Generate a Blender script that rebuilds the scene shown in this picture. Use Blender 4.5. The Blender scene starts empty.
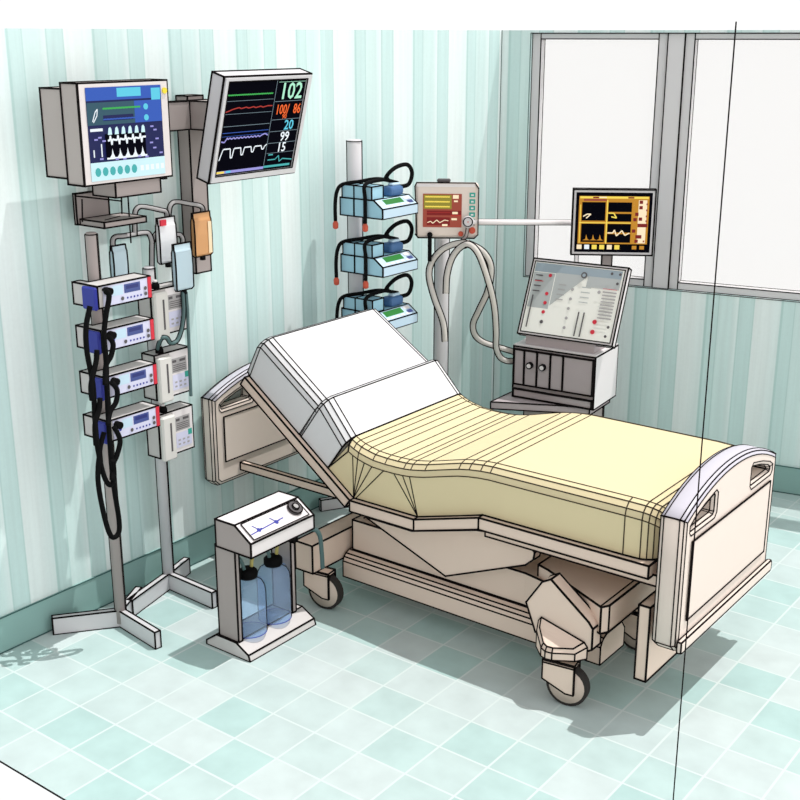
import bpy, bmesh, math, random
from mathutils import Vector, Matrix
random.seed(7)
sc = bpy.context.scene
COL = sc.collection
R = math.radians

# ------------------------------------------------------------------ camera
F = 1177.0; PX, PY, HOR = 400.0, 401.0, 34.0
CAM = Vector((0, 0, 2.7))
_d = PY - HOR
TH = math.atan2(_d, F)
AZ = math.atan2(1340.0 - PX, math.hypot(F, _d))
FH = Vector((-math.sin(AZ), math.cos(AZ), 0)); RT = Vector((math.cos(AZ), math.sin(AZ), 0)); UP = Vector((0, 0, 1))
FWD = math.cos(TH) * FH - math.sin(TH) * UP
UPV = math.sin(TH) * FH + math.cos(TH) * UP
def ray(x, y): return FWD * F + RT * (x - PX) - UPV * (y - PY)
def on(ax, v, x, y):
    r = ray(x, y); return CAM + r * ((v - CAM[ax]) / r[ax])
def onplane(p0, n, x, y):
    r = ray(x, y); n = Vector(n); return CAM + r * ((Vector(p0) - CAM).dot(n) / r.dot(n))

cam = bpy.data.cameras.new('camera'); co = bpy.data.objects.new('camera', cam); COL.objects.link(co)
cam.sensor_width = 36; cam.lens = 36 * F / 800.0
cam.shift_x = 0; cam.shift_y = (PY - 400.0) / 800.0
mw = Matrix((RT, UPV, -FWD)).transposed().to_4x4(); mw.translation = CAM
co.matrix_world = mw
cam.clip_start = .05
sc.camera = co

# ------------------------------------------------------------------ materials
def lin(c):
    out = []
    for v in c:
        v /= 255.0
        out.append(v / 12.92 if v <= .04045 else ((v + .055) / 1.055) ** 2.4)
    return tuple(out)
def mat(name, rgb, rough=.7, spec=.25, emit=0, metal=0, alpha=1, noise=0):
    m = bpy.data.materials.new(name); m.use_nodes = True
    nt = m.node_tree; b = nt.nodes['Principled BSDF']
    c = lin(rgb)
    b.inputs['Base Color'].default_value = (*c, 1)
    b.inputs['Roughness'].default_value = rough
    b.inputs['Specular IOR Level'].default_value = spec
    b.inputs['Metallic'].default_value = metal
    if emit:
        b.inputs['Emission Color'].default_value = (*c, 1); b.inputs['Emission Strength'].default_value = emit
        b.inputs['Base Color'].default_value = (c[0] * .1, c[1] * .1, c[2] * .1, 1)
    if noise:
        t = nt.nodes.new('ShaderNodeTexCoord'); n = nt.nodes.new('ShaderNodeTexNoise')
        n.inputs['Scale'].default_value = 9; n.inputs['Detail'].default_value = 3
        r = nt.nodes.new('ShaderNodeMapRange'); r.inputs[3].default_value = 1 - noise; r.inputs[4].default_value = 1 + noise
        mx = nt.nodes.new('ShaderNodeVectorMath'); mx.operation = 'SCALE'; mx.inputs[0].default_value = c
        nt.links.new(t.outputs['Object'], n.inputs['Vector']); nt.links.new(n.outputs[0], r.inputs[0])
        nt.links.new(r.outputs[0], mx.inputs['Scale']); nt.links.new(mx.outputs[0], b.inputs['Base Color'])
    return m
def glassy(name, rgb, t=.6, rough=.1):
    m = bpy.data.materials.new(name); m.use_nodes = True; nt = m.node_tree
    nt.nodes.clear()
    o = nt.nodes.new('ShaderNodeOutputMaterial'); mx = nt.nodes.new('ShaderNodeMixShader')
    tr = nt.nodes.new('ShaderNodeBsdfTransparent'); p = nt.nodes.new('ShaderNodeBsdfPrincipled')
    c = lin(rgb); tr.inputs[0].default_value = (*[min(1, .35 + .65 * v) for v in c], 1)
    p.inputs['Base Color'].default_value = (*c, 1); p.inputs['Roughness'].default_value = rough
    mx.inputs[0].default_value = 1 - t
    nt.links.new(tr.outputs[0], mx.inputs[1]); nt.links.new(p.outputs[0], mx.inputs[2]); nt.links.new(mx.outputs[0], o.inputs[0])
    return m

M = dict(
    ink=mat('ink', (22, 18, 18), .9, .05),
    softink=mat('soft_ink', (66, 58, 48), .9, .05),
    tealink=mat('teal_ink', (70, 100, 98), .9, .05),
    base_teal=mat('baseboard_teal', (142, 176, 171), .7, .2, noise=.03),
    frame_grey=mat('window_grey', (214, 212, 213), .6),
    reveal=mat('reveal_teal', (160, 200, 196), .8),
    bed=mat('bed_beige', (228, 206, 190), .6, .3, noise=.015),
    bedlight=mat('bed_cream', (224, 210, 199), .6, .3, noise=.015),
    cap=mat('bed_cap_grey', (200, 196, 206), .45, .4),
    yellow=mat('mattress_cream', (222, 207, 168), .85, .1, noise=.012),
    white=mat('white_cover', (222, 221, 222), .85, .1, noise=.01),
    steel=mat('pale_steel', (205, 202, 204), .5, .4),
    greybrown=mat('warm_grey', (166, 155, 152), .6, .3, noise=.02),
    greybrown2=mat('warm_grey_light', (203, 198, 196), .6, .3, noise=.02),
    offwhite=mat('off_white', (226, 220, 220), .6, .3),
    device=mat('device_ivory', (214, 211, 206), .6, .3, noise=.02),
    lilac=mat('lilac_white', (208, 208, 230), .5, .3),
    mauve=mat('cabinet_mauve', (180, 168, 170), .6, .3, noise=.02),
    black=mat('black_rubber', (9, 9, 10), .8, .1),
    navy=mat('navy_blue', (44, 52, 150), .5, .4),
    red=mat('red', (205, 40, 60), .5, .4),
    redtip=mat('red_tip', (196, 84, 62), .5, .3),
    lcd=mat('lcd_blue', (90, 110, 190), .4, .4, emit=.45),
    lcd2=mat('lcd_dark_blue', (54, 66, 150), .4, .4, emit=.5),
    bluebody=mat('pump_blue', (160, 204, 222), .55, .35),
    bluelight=mat('pump_pale_blue', (190, 214, 230), .5, .4),
    green=mat('lcd_green', (60, 170, 70), .4, .3, emit=.55),
    hose=mat('hose_grey', (205, 200, 194), .7, .2),
    tyre=mat('tyre', (52, 48, 46), .8, .2),
    hub=mat('hub', (206, 188, 174), .6, .3),
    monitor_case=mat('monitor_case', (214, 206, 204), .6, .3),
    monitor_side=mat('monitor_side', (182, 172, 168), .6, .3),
    mon2case=mat('monitor_silver', (208, 206, 208), .5, .4),
    beige_mon=mat('monitor_beige', (224, 210, 200), .6, .3),
    scr_black=mat('screen_black', (10, 10, 18), .9, .0),
    e_blue=mat('lit_blue', (52, 92, 186), emit=.9), e_cyan=mat('lit_cyan', (96, 206, 232), emit=.9),
    e_navy=mat('lit_navy', (26, 32, 84), emit=.9), e_teal=mat('lit_dark_teal', (52, 88, 104), emit=.9),
    e_white=mat('lit_white', (236, 244, 250), emit=.95), e_pale=mat('lit_pale_cyan', (206, 240, 246), emit=.95),
    e_green=mat('lit_green', (60, 170, 80), emit=1), e_mint=mat('lit_mint', (170, 232, 200), emit=1),
    e_red=mat('lit_red', (170, 50, 44), emit=1), e_orange=mat('lit_orange', (240, 100, 40), emit=1),
    e_lilac=mat('lit_lilac', (150, 146, 214), emit=1), e_grey=mat('lit_grey', (120, 140, 150), emit=1),
    e_aqua=mat('lit_aqua', (70, 170, 170), emit=1), e_yellow=mat('lit_yellow', (240, 214, 90), emit=1),
    e_amber=mat('lit_amber', (190, 132, 40), emit=1), e_brown=mat('lit_brown', (150, 70, 56), emit=1),
    e_maroon=mat('lit_maroon', (120, 30, 30), emit=1), e_cream=mat('lit_cream', (246, 226, 190), emit=1),
    e_olive=mat('lit_olive', (140, 130, 50), emit=1),
    yellowbtn=mat('yellow_button', (226, 206, 60), .5),
    tealbtn=mat('teal_button', (60, 160, 146), .5),
    panelwhite=mat('panel_white', (240, 239, 232), .35, .5),
    panelgrey=mat('panel_grey', (178, 182, 182), .35, .5),
    panelblue=mat('panel_blue_grey', (150, 164, 174), .35, .5),
    bottle=glassy('bottle_blue', (205, 226, 250), .8),
    bagblue=glassy('bag_blue', (204, 226, 236), .2, .3),
    bagwhite=glassy('bag_white', (240, 240, 242), .12, .3),
    bagorange=glassy('bag_orange', (214, 158, 104), .1, .3),
    bagcream=mat('bag_cream', (240, 216, 180), .5),
    tubeteal=mat('tube_teal', (78, 104, 104), .5, .4),
    tubeyellow=mat('tube_yellow', (176, 164, 96), .5, .4),
    pane=glassy('window_pane', (250, 249, 248), .92, .05),
    motor=mat('motor_blue', (74, 110, 156), .5, .3),
    dkgrey=mat('dark_grey', (90, 86, 88), .6),
    midgrey=mat('mid_grey', (168, 165, 165), .6),
)

def wall_material(name, axis_dir, phase):
    """pale wallpaper with vertical teal bands and fine streaks, in world metres along the wall"""
    m = bpy.data.materials.new(name); m.use_nodes = True; nt = m.node_tree; N = nt.nodes; L = nt.links
    b = N['Principled BSDF']; b.inputs['Roughness'].default_value = .85; b.inputs['Specular IOR Level'].default_value = .1
    g = N.new('ShaderNodeNewGeometry')
    dp = N.new('ShaderNodeVectorMath'); dp.operation = 'DOT_PRODUCT'; dp.inputs[1].default_value = axis_dir
    L.new(g.outputs['Position'], dp.inputs[0])
    def mth(op, a, bb=None):
        n = N.new('ShaderNodeMath'); n.operation = op
        for i, v in enumerate((a, bb)):
            if v is None: continue
            if isinstance(v, (int, float)): n.inputs[i].default_value = v
            else: L.new(v, n.inputs[i])
        return n.outputs[0]
    u = mth('FRACT', mth('MULTIPLY', mth('SUBTRACT', dp.outputs['Value'], phase), 1 / .443))
    ramp = N.new('ShaderNodeValToRGB'); L.new(u, ramp.inputs[0]); ramp.color_ramp.interpolation = 'LINEAR'
    A = (*lin((186, 214, 210)), 1); Bc = (*lin((210, 231, 228)), 1); Cc = (*lin((203, 227, 224)), 1); W = (*lin((230, 240, 238)), 1)
    W2 = (*lin((224, 238, 236)), 1)
    stops = [(0, A), (.018, A), (.03, Cc), (.16, Cc), (.17, A), (.182, Bc), (.34, Bc), (.43, W2), (.445, A), (.46, Cc), (.63, Cc), (.64, A), (.655, W), (.82, W), (.985, W2), (1, A)]
    el = ramp.color_ramp.elements
    el[0].position, el[0].color = stops[0]; el[1].position, el[1].color = stops[-1]
    for p, c in stops[1:-1]:
        e = el.new(p); e.color = c
    # fine vertical streaks
    cx = N.new('ShaderNodeCombineXYZ'); L.new(dp.outputs['Value'], cx.inputs[0])
    sz = N.new('ShaderNodeSeparateXYZ'); L.new(g.outputs['Position'], sz.inputs[0])
    L.new(mth('MULTIPLY', sz.outputs[2], .03), cx.inputs[1])
    n1 = N.new('ShaderNodeTexNoise'); n1.inputs['Scale'].default_value = 42; n1.inputs['Detail'].default_value = 3
    L.new(cx.outputs[0], n1.inputs['Vector'])
    mr = N.new('ShaderNodeMapRange'); mr.inputs[1].default_value = .3; mr.inputs[2].default_value = .7
    mr.inputs[3].default_value = .95; mr.inputs[4].default_value = 1.03; L.new(n1.outputs[0], mr.inputs[0])
    n2 = N.new('ShaderNodeTexNoise'); n2.inputs['Scale'].default_value = 60; L.new(g.outputs['Position'], n2.inputs['Vector'])
    mr2 = N.new('ShaderNodeMapRange'); mr2.inputs[3].default_value = .97; mr2.inputs[4].default_value = 1.03; L.new(n2.outputs[0], mr2.inputs[0])
    sc_ = N.new('ShaderNodeVectorMath'); sc_.operation = 'SCALE'
    L.new(ramp.outputs[0], sc_.inputs[0]); L.new(mth('MULTIPLY', mr.outputs[0], mr2.outputs[0]), sc_.inputs['Scale'])
    L.new(sc_.outputs[0], b.inputs['Base Color'])
    return m

def floor_material():
    m = bpy.data.materials.new('tiled_floor'); m.use_nodes = True; nt = m.node_tree; N = nt.nodes; L = nt.links
    b = N['Principled BSDF']; b.inputs['Roughness'].default_value = .55; b.inputs['Specular IOR Level'].default_value = .15
    g = N.new('ShaderNodeNewGeometry'); s = N.new('ShaderNodeSeparateXYZ'); L.new(g.outputs['Position'], s.inputs[0])
    def mth(op, a, bb=None):
        n = N.new('ShaderNodeMath'); n.operation = op
        for i, v in enumerate((a, bb)):
            if v is None: continue
            if isinstance(v, (int, float)): n.inputs[i].default_value = v
            else: L.new(v, n.inputs[i])
        return n.outputs[0]
    ux = mth('MULTIPLY', mth('ADD', s.outputs[0], 3.707), 1 / .229); uy = mth('MULTIPLY', mth('SUBTRACT', s.outputs[1], 2.865), 1 / .2255)
    ix = mth('FLOOR', ux); iy = mth('FLOOR', uy); fx = mth('FRACT', ux); fy = mth('FRACT', uy)
    c = N.new('ShaderNodeCombineXYZ'); L.new(ix, c.inputs[0]); L.new(iy, c.inputs[1])
    wn = N.new('ShaderNodeTexWhiteNoise'); wn.noise_dimensions = '2D'; L.new(c.outputs[0], wn.inputs[0])
    ramp = N.new('ShaderNodeValToRGB'); ramp.color_ramp.interpolation = 'LINEAR'; L.new(wn.outputs[0], ramp.inputs[0])
    el = ramp.color_ramp.elements
    el[0].position = 0; el[0].color = (*lin((168, 195, 192)), 1); el[1].position = 1; el[1].color = (*lin((192, 203, 202)), 1)
    for p, col in ((.22, (172, 197, 194)), (.5, (182, 199, 197)), (.75, (188, 201, 200))):
        e = el.new(p); e.color = (*lin(col), 1)
    no = N.new('ShaderNodeTexNoise'); no.inputs['Scale'].default_value = 7; no.inputs['Detail'].default_value = 6; L.new(g.outputs['Position'], no.inputs['Vector'])
    mr = N.new('ShaderNodeMapRange'); mr.inputs[1].default_value = .3; mr.inputs[2].default_value = .7; mr.inputs[3].default_value = .93; mr.inputs[4].default_value = 1.06; L.new(no.outputs[0], mr.inputs[0])
    sc_ = N.new('ShaderNodeVectorMath'); sc_.operation = 'SCALE'; L.new(ramp.outputs[0], sc_.inputs[0]); L.new(mr.outputs[0], sc_.inputs['Scale'])
    ex = mth('MINIMUM', mth('MINIMUM', fx, mth('SUBTRACT', 1, fx)), mth('MINIMUM', fy, mth('SUBTRACT', 1, fy)))
    line = mth('LESS_THAN', ex, .02)
    mx = N.new('ShaderNodeMix'); mx.data_type = 'RGBA'; L.new(line, mx.inputs[0]); L.new(sc_.outputs[0], mx.inputs[6]); mx.inputs[7].default_value = (*lin((200, 211, 209)), 1)
    L.new(mx.outputs[2], b.inputs['Base Color'])
    return m
M['floor'] = floor_material()
M['wall_left'] = wall_material('wallpaper_left', (0, 1, 0), 4.375)
CW, SW = math.cos(R(10.8)), math.sin(R(10.8))
M['wall_back'] = wall_material('wallpaper_back', (CW, SW, 0), -4.127 * CW + 6.454 * SW + .05)

# ------------------------------------------------------------------ mesh builder
WM = {}          # object -> world matrix of its own frame
class MB:
    def __init__(s): s.bm = bmesh.new(); s.mats = []; s.cur = 0; s.inks = []; s.n0 = 0
    def m(s, name):
        if name not in s.mats: s.mats.append(name)
        s.cur = s.mats.index(name); return s
    def _face(s, vs, smooth=False):
        try: f = s.bm.faces.new(vs)
        except ValueError: return None
        f.material_index = s.cur; f.smooth = smooth; return f
    def box(s, lo, hi, mx=None):
        x0, y0, z0 = lo; x1, y1, z1 = hi
        P = [Vector(p) for p in ((x0, y0, z0), (x1, y0, z0), (x1, y1, z0), (x0, y1, z0), (x0, y0, z1), (x1, y0, z1), (x1, y1, z1), (x0, y1, z1))]
        if mx: P = [mx @ p for p in P]
        v = [s.bm.verts.new(p) for p in P]
        for f in ((3, 2, 1, 0), (4, 5, 6, 7), (0, 1, 5, 4), (1, 2, 6, 5), (2, 3, 7, 6), (3, 0, 4, 7)): s._face([v[i] for i in f])
        return s
    def rbox(s, lo, hi, r=.01, seg=2, mx=None):
        b = MB(); b.box(lo, hi)
        bmesh.ops.bevel(b.bm, geom=list(b.bm.edges), offset=r, segments=seg, affect='EDGES', profile=.5)
        s.merge(b.bm, mx); b.bm.free(); return s
    def merge(s, bm, mx=None, keep=False):
        mp = {}
        for v in bm.verts: mp[v] = s.bm.verts.new(mx @ v.co if mx else v.co)
        for f in bm.faces:
            g = s._face([mp[v] for v in f.verts], f.smooth)
            if keep and g: g.material_index = f.material_index
        return s
    def prism(s, pts, lo, hi, ax='y', mx=None):
        """2D polygon (two remaining axes in xyz order) extruded along ax"""
        def P(p, h):
            q = {'y': (p[0], h, p[1]), 'x': (h, p[0], p[1]), 'z': (p[0], p[1], h)}[ax]
            q = Vector(q); return mx @ q if mx else q
        a = [s.bm.verts.new(P(p, lo)) for p in pts]; b = [s.bm.verts.new(P(p, hi)) for p in pts]
        n = len(pts)
        s._face(a[::-1]); s._face(b)
        for i in range(n): s._face([a[i], a[(i + 1) % n], b[(i + 1) % n], b[i]])
        return s
    def loft(s, rings, closed=True, caps=True, smooth=False):
        V = [[s.bm.verts.new(p) for p in r] for r in rings]; n = len(V[0])
        for a, b in zip(V, V[1:]):
            for i in range(n if closed else n - 1):
                s._face([a[i], a[(i + 1) % n], b[(i + 1) % n], b[i]], smooth)
        if caps: s._face(V[0][::-1]); s._face(V[-1])
        return V
    def tube(s, pts, r, n=8, smooth=True, caps=True, fr=None):
        pts = [Vector(p) for p in pts]; rings = []; up = None
        for i, p in enumerate(pts):
            t = (pts[min(i + 1, len(pts) - 1)] - pts[max(i - 1, 0)])
            if t.length < 1e-9: t = Vector((0, 0, 1))
            t.normalize()
            if up is None:
                up = t.orthogonal().normalized()
            up = (up - t * up.dot(t))
            if up.length < 1e-6: up = t.orthogonal()
            up.normalize(); sd = t.cross(up)
            rr = r(i / max(1, len(pts) - 1)) if callable(r) else r
            rings.append([p + (up * math.cos(a) + sd * math.sin(a)) * rr for a in [2 * math.pi * k / n for k in range(n)]])
        s.loft(rings, True, caps, smooth); return s
    def cyl(s, p0, p1, r, n=16, r1=None, smooth=True):
        p0, p1 = Vector(p0), Vector(p1); t = (p1 - p0).normalized(); u = t.orthogonal().normalized(); w = t.cross(u)
        r1 = r if r1 is None else r1
        rg = lambda p, q: [p + (u * math.cos(2 * math.pi * k / n) + w * math.sin(2 * math.pi * k / n)) * q for k in range(n)]
        s.loft([rg(p0, r), rg(p1, r1)], True, True, smooth); return s
    def lathe(s, prof, c, n=20, axis=None, smooth=True):
        c = Vector(c); t = Vector(axis or (0, 0, 1)).normalized()
        u = Vector((1, 0, 0)) if abs(t.x) < .9 else Vector((0, 1, 0)); u = (u - t * u.dot(t)).normalized(); w = t.cross(u)
        s.loft([[c + t * z + (u * math.cos(2 * math.pi * k / n) + w * math.sin(2 * math.pi * k / n)) * max(r, 1e-4) for k in range(n)] for r, z in prof], True, True, smooth)
        return s
    def ball(s, c, r, n=12, sq=(1, 1, 1)):
        c = Vector(c)
        rings = [[c + Vector((math.sin(t) * math.cos(2 * math.pi * k / n) * r * sq[0], math.sin(t) * math.sin(2 * math.pi * k / n) * r * sq[1], -math.cos(t) * r * sq[2])) for k in range(n)]
                 for t in [math.pi * (j + .02) / 8.04 for j in range(9)]]
        s.loft(rings, True, True, True); return s
    def ink(s, ang=28, r=.0042, name='ink', sel=None, since=0):
        """drawn outline: thin dark beads along the creases of what has been built so far"""
        s.bm.normal_update()
        E = []
        for e in s.bm.edges:
            if len(e.link_faces) == 2:
                a = e.calc_face_angle(0)
                if math.degrees(a) < ang: continue
            if sel and not sel(e): continue
            E.append((e.verts[0].co.copy(), e.verts[1].co.copy()))
        s.inks.append((E, r * 1.12, name)); return s
    def line(s, pts, r=.0042, name='ink'):
        pts = [Vector(p) for p in pts]
        s.inks.append(([(a, b) for a, b in zip(pts, pts[1:])], r, name)); return s
    def _emit(s):
        for E, r, name in s.inks:
            s.m(name)
            for a, b in E:
                t = b - a
                if t.length < 1e-5: continue
                t.normalize(); a = a - t * r * .6; b = b + t * r * .6
                u = t.orthogonal().normalized(); w = t.cross(u)
                rg = lambda p: [s.bm.verts.new(p + (u * math.cos(k * math.pi / 2) + w * math.sin(k * math.pi / 2)) * r) for k in range(4)]
                A, B = rg(a), rg(b)
                for k in range(4): s._face([A[k], A[(k + 1) % 4], B[(k + 1) % 4], B[k]])
                s._face(A[::-1]); s._face(B)
        s.inks = []
    def build(s, name, parent=None, local=False, label=None, fixn=True):
        if fixn: bmesh.ops.recalc_face_normals(s.bm, faces=list(s.bm.faces))
        s._emit()
        if parent is not None and not local: s.bm.transform(WM[parent].inverted())
        me = bpy.data.meshes.new(name); s.bm.to_mesh(me); s.bm.free()
        for n in s.mats: me.materials.append(M[n])
        o = bpy.data.objects.new(name, me); COL.objects.link(o)
        if parent is not None: o.parent = parent; WM[o] = WM[parent]
        else: WM[o] = Matrix.Identity(4)
        if label: o['label'] = label
        return o
def mb(name): return MB().m(name)

def thing(name, label, cat, loc=(0, 0, 0), rz=0, group=None, rot=None):
    o = bpy.data.objects.new(name, None); COL.objects.link(o); o.empty_display_size = .1
    o.location = loc; o.rotation_euler = rot or (0, 0, rz)
    o['label'] = label; o['category'] = cat
    if group: o['group'] = group
    WM[o] = Matrix.Translation(Vector(loc)) @ o.rotation_euler.to_matrix().to_4x4()
    return o
def structure(o): o['kind'] = 'structure'; return o
def copy_thing(t, dloc, label, group):
    c = t.copy(); COL.objects.link(c); c.location = Vector(t.location) + Vector(dloc); c['label'] = label; c['group'] = group
    for ch in list(t.children):
        d = ch.copy(); COL.objects.link(d); d.parent = c
        for g in list(ch.children):
            e = g.copy(); COL.objects.link(e); e.parent = d
    return c
def spline(pts, k=8):
    P = [Vector(p) for p in pts]; out = []
    for i in range(len(P) - 1):
        p0, p1, p2, p3 = P[max(i - 1, 0)], P[i], P[i + 1], P[min(i + 2, len(P) - 1)]
        for j in range(k):
            t = j / k
            out.append(.5 * (2 * p1 + (p2 - p0) * t + (2 * p0 - 5 * p1 + 4 * p2 - p3) * t * t + (3 * p1 - p0 - 3 * p2 + p3) * t ** 3))
    return out + [P[-1]]
def hose(bm, pts, r, n=10, outline_dir=None, k=8, ink=.003):
    """hose with an added dark outline line down each flank as viewed"""
    P = spline(pts, k); bm.tube(P, r, n)
    if outline_dir is not None:
        for sgn in (1, -1):
            q = []
            for i, p in enumerate(P):
                t = (P[min(i + 1, len(P) - 1)] - P[max(i - 1, 0)]).normalized()
                w = t.cross(Vector(outline_dir)); w = w.normalized() if w.length > 1e-4 else Vector((1, 0, 0))
                v = w.cross(t) * (1 if w.cross(t).dot(Vector(outline_dir)) > 0 else -1)
                q.append(p + (w * sgn * .95 + v * .3) * r)
            bm.line(q, ink)  # drawn silhouette line added along the hose, placed by the view direction
    return bm
def text_into(bm, txt, size, mx, extrude=.0004):
    cu = bpy.data.curves.new('t', 'FONT'); cu.body = txt; cu.size = size; cu.extrude = extrude; cu.offset = .012 * size; cu.resolution_u = 2
    cu.align_x = 'CENTER'; cu.align_y = 'CENTER'
    o = bpy.data.objects.new('t', cu); COL.objects.link(o)
    dg = bpy.context.evaluated_depsgraph_get(); dg.update()
    me = o.evaluated_get(dg).to_mesh()
    t = bmesh.new(); t.from_mesh(me); bm.merge(t, mx); t.free()
    o.evaluated_get(dg).to_mesh_clear(); bpy.data.objects.remove(o); bpy.data.curves.remove(cu)
class Screen:
    """draw flat lit shapes on a rectangle: origin lower-left corner, u/v unit axes, w x h metres, normal n"""
    def __init__(s, bm, o, u, v, w, h):
        s.b = bm; s.o = Vector(o); s.u = Vector(u); s.v = Vector(v); s.w = w; s.h = h; s.n = s.u.cross(s.v).normalized(); s.k = 0
    def p(s, a, b): return s.o + s.u * (a * s.w) + s.v * (b * s.h) + s.n * (.0006 + .00035 * s.k)
    def rect(s, m, a0, b0, a1, b1):
        s.k += 1; s.b.m(m); s.b._face([s.b.bm.verts.new(s.p(*q)) for q in ((a0, b0), (a1, b0), (a1, b1), (a0, b1))])
    def poly(s, m, pts):
        s.k += 1; s.b.m(m); s.b._face([s.b.bm.verts.new(s.p(*q)) for q in pts])
    def trace(s, m, pts, t=.012):
        s.k += 1; s.b.m(m)
        ar = s.w / s.h
        for (a0, b0), (a1, b1) in zip(pts, pts[1:]):
            dx, dy = (a1 - a0) * ar, b1 - b0; L = math.hypot(dx, dy) or 1; ox, oy = -dy / L * t / 2 / ar, dx / L * t / 2
            s.b._face([s.b.bm.verts.new(s.p(*q)) for q in ((a0 - ox, b0 - oy), (a1 - ox, b1 - oy), (a1 + ox, b1 + oy), (a0 + ox, b0 + oy))])
    def disc(s, m, a, b, r, n=12, sy=1):
        s.k += 1; s.b.m(m); ar = s.w / s.h
        s.b._face([s.b.bm.verts.new(s.p(a + r / ar * math.cos(2 * math.pi * i / n), b + r * sy * math.sin(2 * math.pi * i / n))) for i in range(n)])
    def text(s, m, txt, a, b, size, sx=1):
        s.k += 1; s.b.m(m)
        mx = Matrix((s.u * sx, s.v, s.n)).transposed().to_4x4(); mx.translation = s.p(a, b)
        text_into(s.b, txt, size * s.h, mx)

VIEW = -FWD
# ================================================================== ROOM
YW0 = 2.2
CORN = Vector((-4.127, 6.454, 0)); WD = Vector((CW, SW, 0)); WN = Vector((SW, -CW, 0))   # window wall direction, normal into the room
XR = -.894
uR = (XR - CORN.x) / CW
CR = CORN + WD * uR
fl = mb('floor'); fl.prism([(-4.36, YW0), (XR, YW0), (CR.x, CR.y), (CORN.x, CORN.y), (-4.36, 5.05)], -.006, 0, 'z')
fl.line([(-4.36, YW0, 0), (XR, YW0, 0)], .003)
structure(fl.build('floor'))
TOP = 2.722
w = mb('wall_left'); w.prism([(-4.36, YW0), (-4.36, 5.05), (CORN.x, CORN.y), (CORN.x - .1, CORN.y + .14), (-4.48, 5.07), (-4.48, YW0)], 0, TOP, 'z')
w.line([(CORN.x + .002, CORN.y - .002, .17), (CORN.x + .002, CORN.y - .002, TOP)], .0018, 'tealink')
structure(w.build('wall_left'))
# window wall with two openings, in local (u along wall, d depth, z)
WMX = Matrix((WD, -WN, UP)).transposed().to_4x4(); WMX.translation = CORN    # local x=u, y=outwards, z
def uw(x, y, d=0.0):
    p = onplane(CORN - WN * d, WN, x, y); return (p - CORN).dot(WD), p.z
U0 = uw(531, 33)[0]; DP = .07
ZS, ZT = 1.195, 2.705
w = mb('wall_back')
w.box((-.02, 0, 0), (uR + .1, .16, ZS), WMX); w.box((-.02, 0, ZS), (U0, .16, TOP), WMX); w.box((U0, 0, ZT), (uR + .1, .16, TOP), WMX)
w.line([WMX @ Vector((U0, -.001, ZS)), WMX @ Vector((U0, -.001, ZT))], .0025, 'tealink')
w.line([WMX @ Vector((U0, -.001, ZS)), WMX @ Vector((U0 + 3, -.001, ZS))], .003, 'ink')
w.line([WMX @ Vector((U0, -.001, ZT)), WMX @ Vector((U0 + 3, -.001, ZT))], .003, 'ink')
structure(w.build('wall_back'))
# windows
UM0 = uw(669, 33, .03)[0]; UM1 = uw(686, 33, .03)[0]
def window(name, u0, u1, fw):
    f = mb('frame_grey')
    a, b, c, d = u0, u1, ZS + .001, ZT - .001
    for lo, hi in (((a, .03, c), (a + fw, .1, d)), ((b - fw, .03, c), (b, .1, d)), ((a + fw, .03, c), (b - fw, .1, c + fw * .8)), ((a + fw, .03, d - fw * .6), (b - fw, .1, d))):
        f.box(lo, hi)
    f.ink(60, .0035)
    fo = bpy.data.objects
    f.bm.transform(WMX); f.inks = [([(WMX @ p, WMX @ q) for p, q in E], r, n) for E, r, n in f.inks]
    o = structure(f.build(name))
    g = mb('pane'); g.box((a + fw, .06, c + fw * .8), (b - fw, .066, d - fw * .6), WMX); g.build('pane', o)
    return o
window('window_1', U0 + .001, UM0 - .001, .055)
window('window_2', UM1 + .001, uR - .1, .055)
mu = mb('frame_grey'); mu.box((UM0, .02, ZS + .001), (UM1, .11, ZT - .001), WMX); mu.ink(40, .0035); structure(mu.build('trim_2'))
# baseboards
def skirting(name, a, b, inward):
    a, b = Vector(a), Vector(b); t = (b - a).normalized(); n = Vector(inward)
    s = mb('base_teal'); H = .172
    P = [a, b, b + n * .012, a + n * .012]
    s.prism([(p.x, p.y) for p in P], 0.0005, H, 'z')
    s.line([a + n * .013 + UP * H, b + n * .013 + UP * H], .0032, 'tealink'); s.line([a + n * .014 + UP * .003, b + n * .014 + UP * .003], .0032, 'tealink')
    return structure(s.build(name))
skirting('baseboard_left', (-4.36, YW0, 0), (-4.36, 5.05, 0), (1, 0, 0))
kd = (CORN - Vector((-4.36, 5.05, 0))).normalized()
skirting('baseboard_corner', (-4.36, 5.05, 0), tuple(CORN), (kd.y, -kd.x, 0))
skirting('baseboard_back', tuple(CORN), tuple(CR), tuple(WN))
tr = mb('ink'); tr.cyl((XR, YW0, 0), (XR, YW0, TOP), .0016, 6); structure(tr.build('trim_1'))

# ================================================================== BED
BY0, BY1 = 4.0, 5.0
bed = thing('hospital_bed', 'adjustable beige hospital bed with raised backrest and cream mattress', 'bed', (-2.95, 4.45, 0))
INK = .0045
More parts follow.
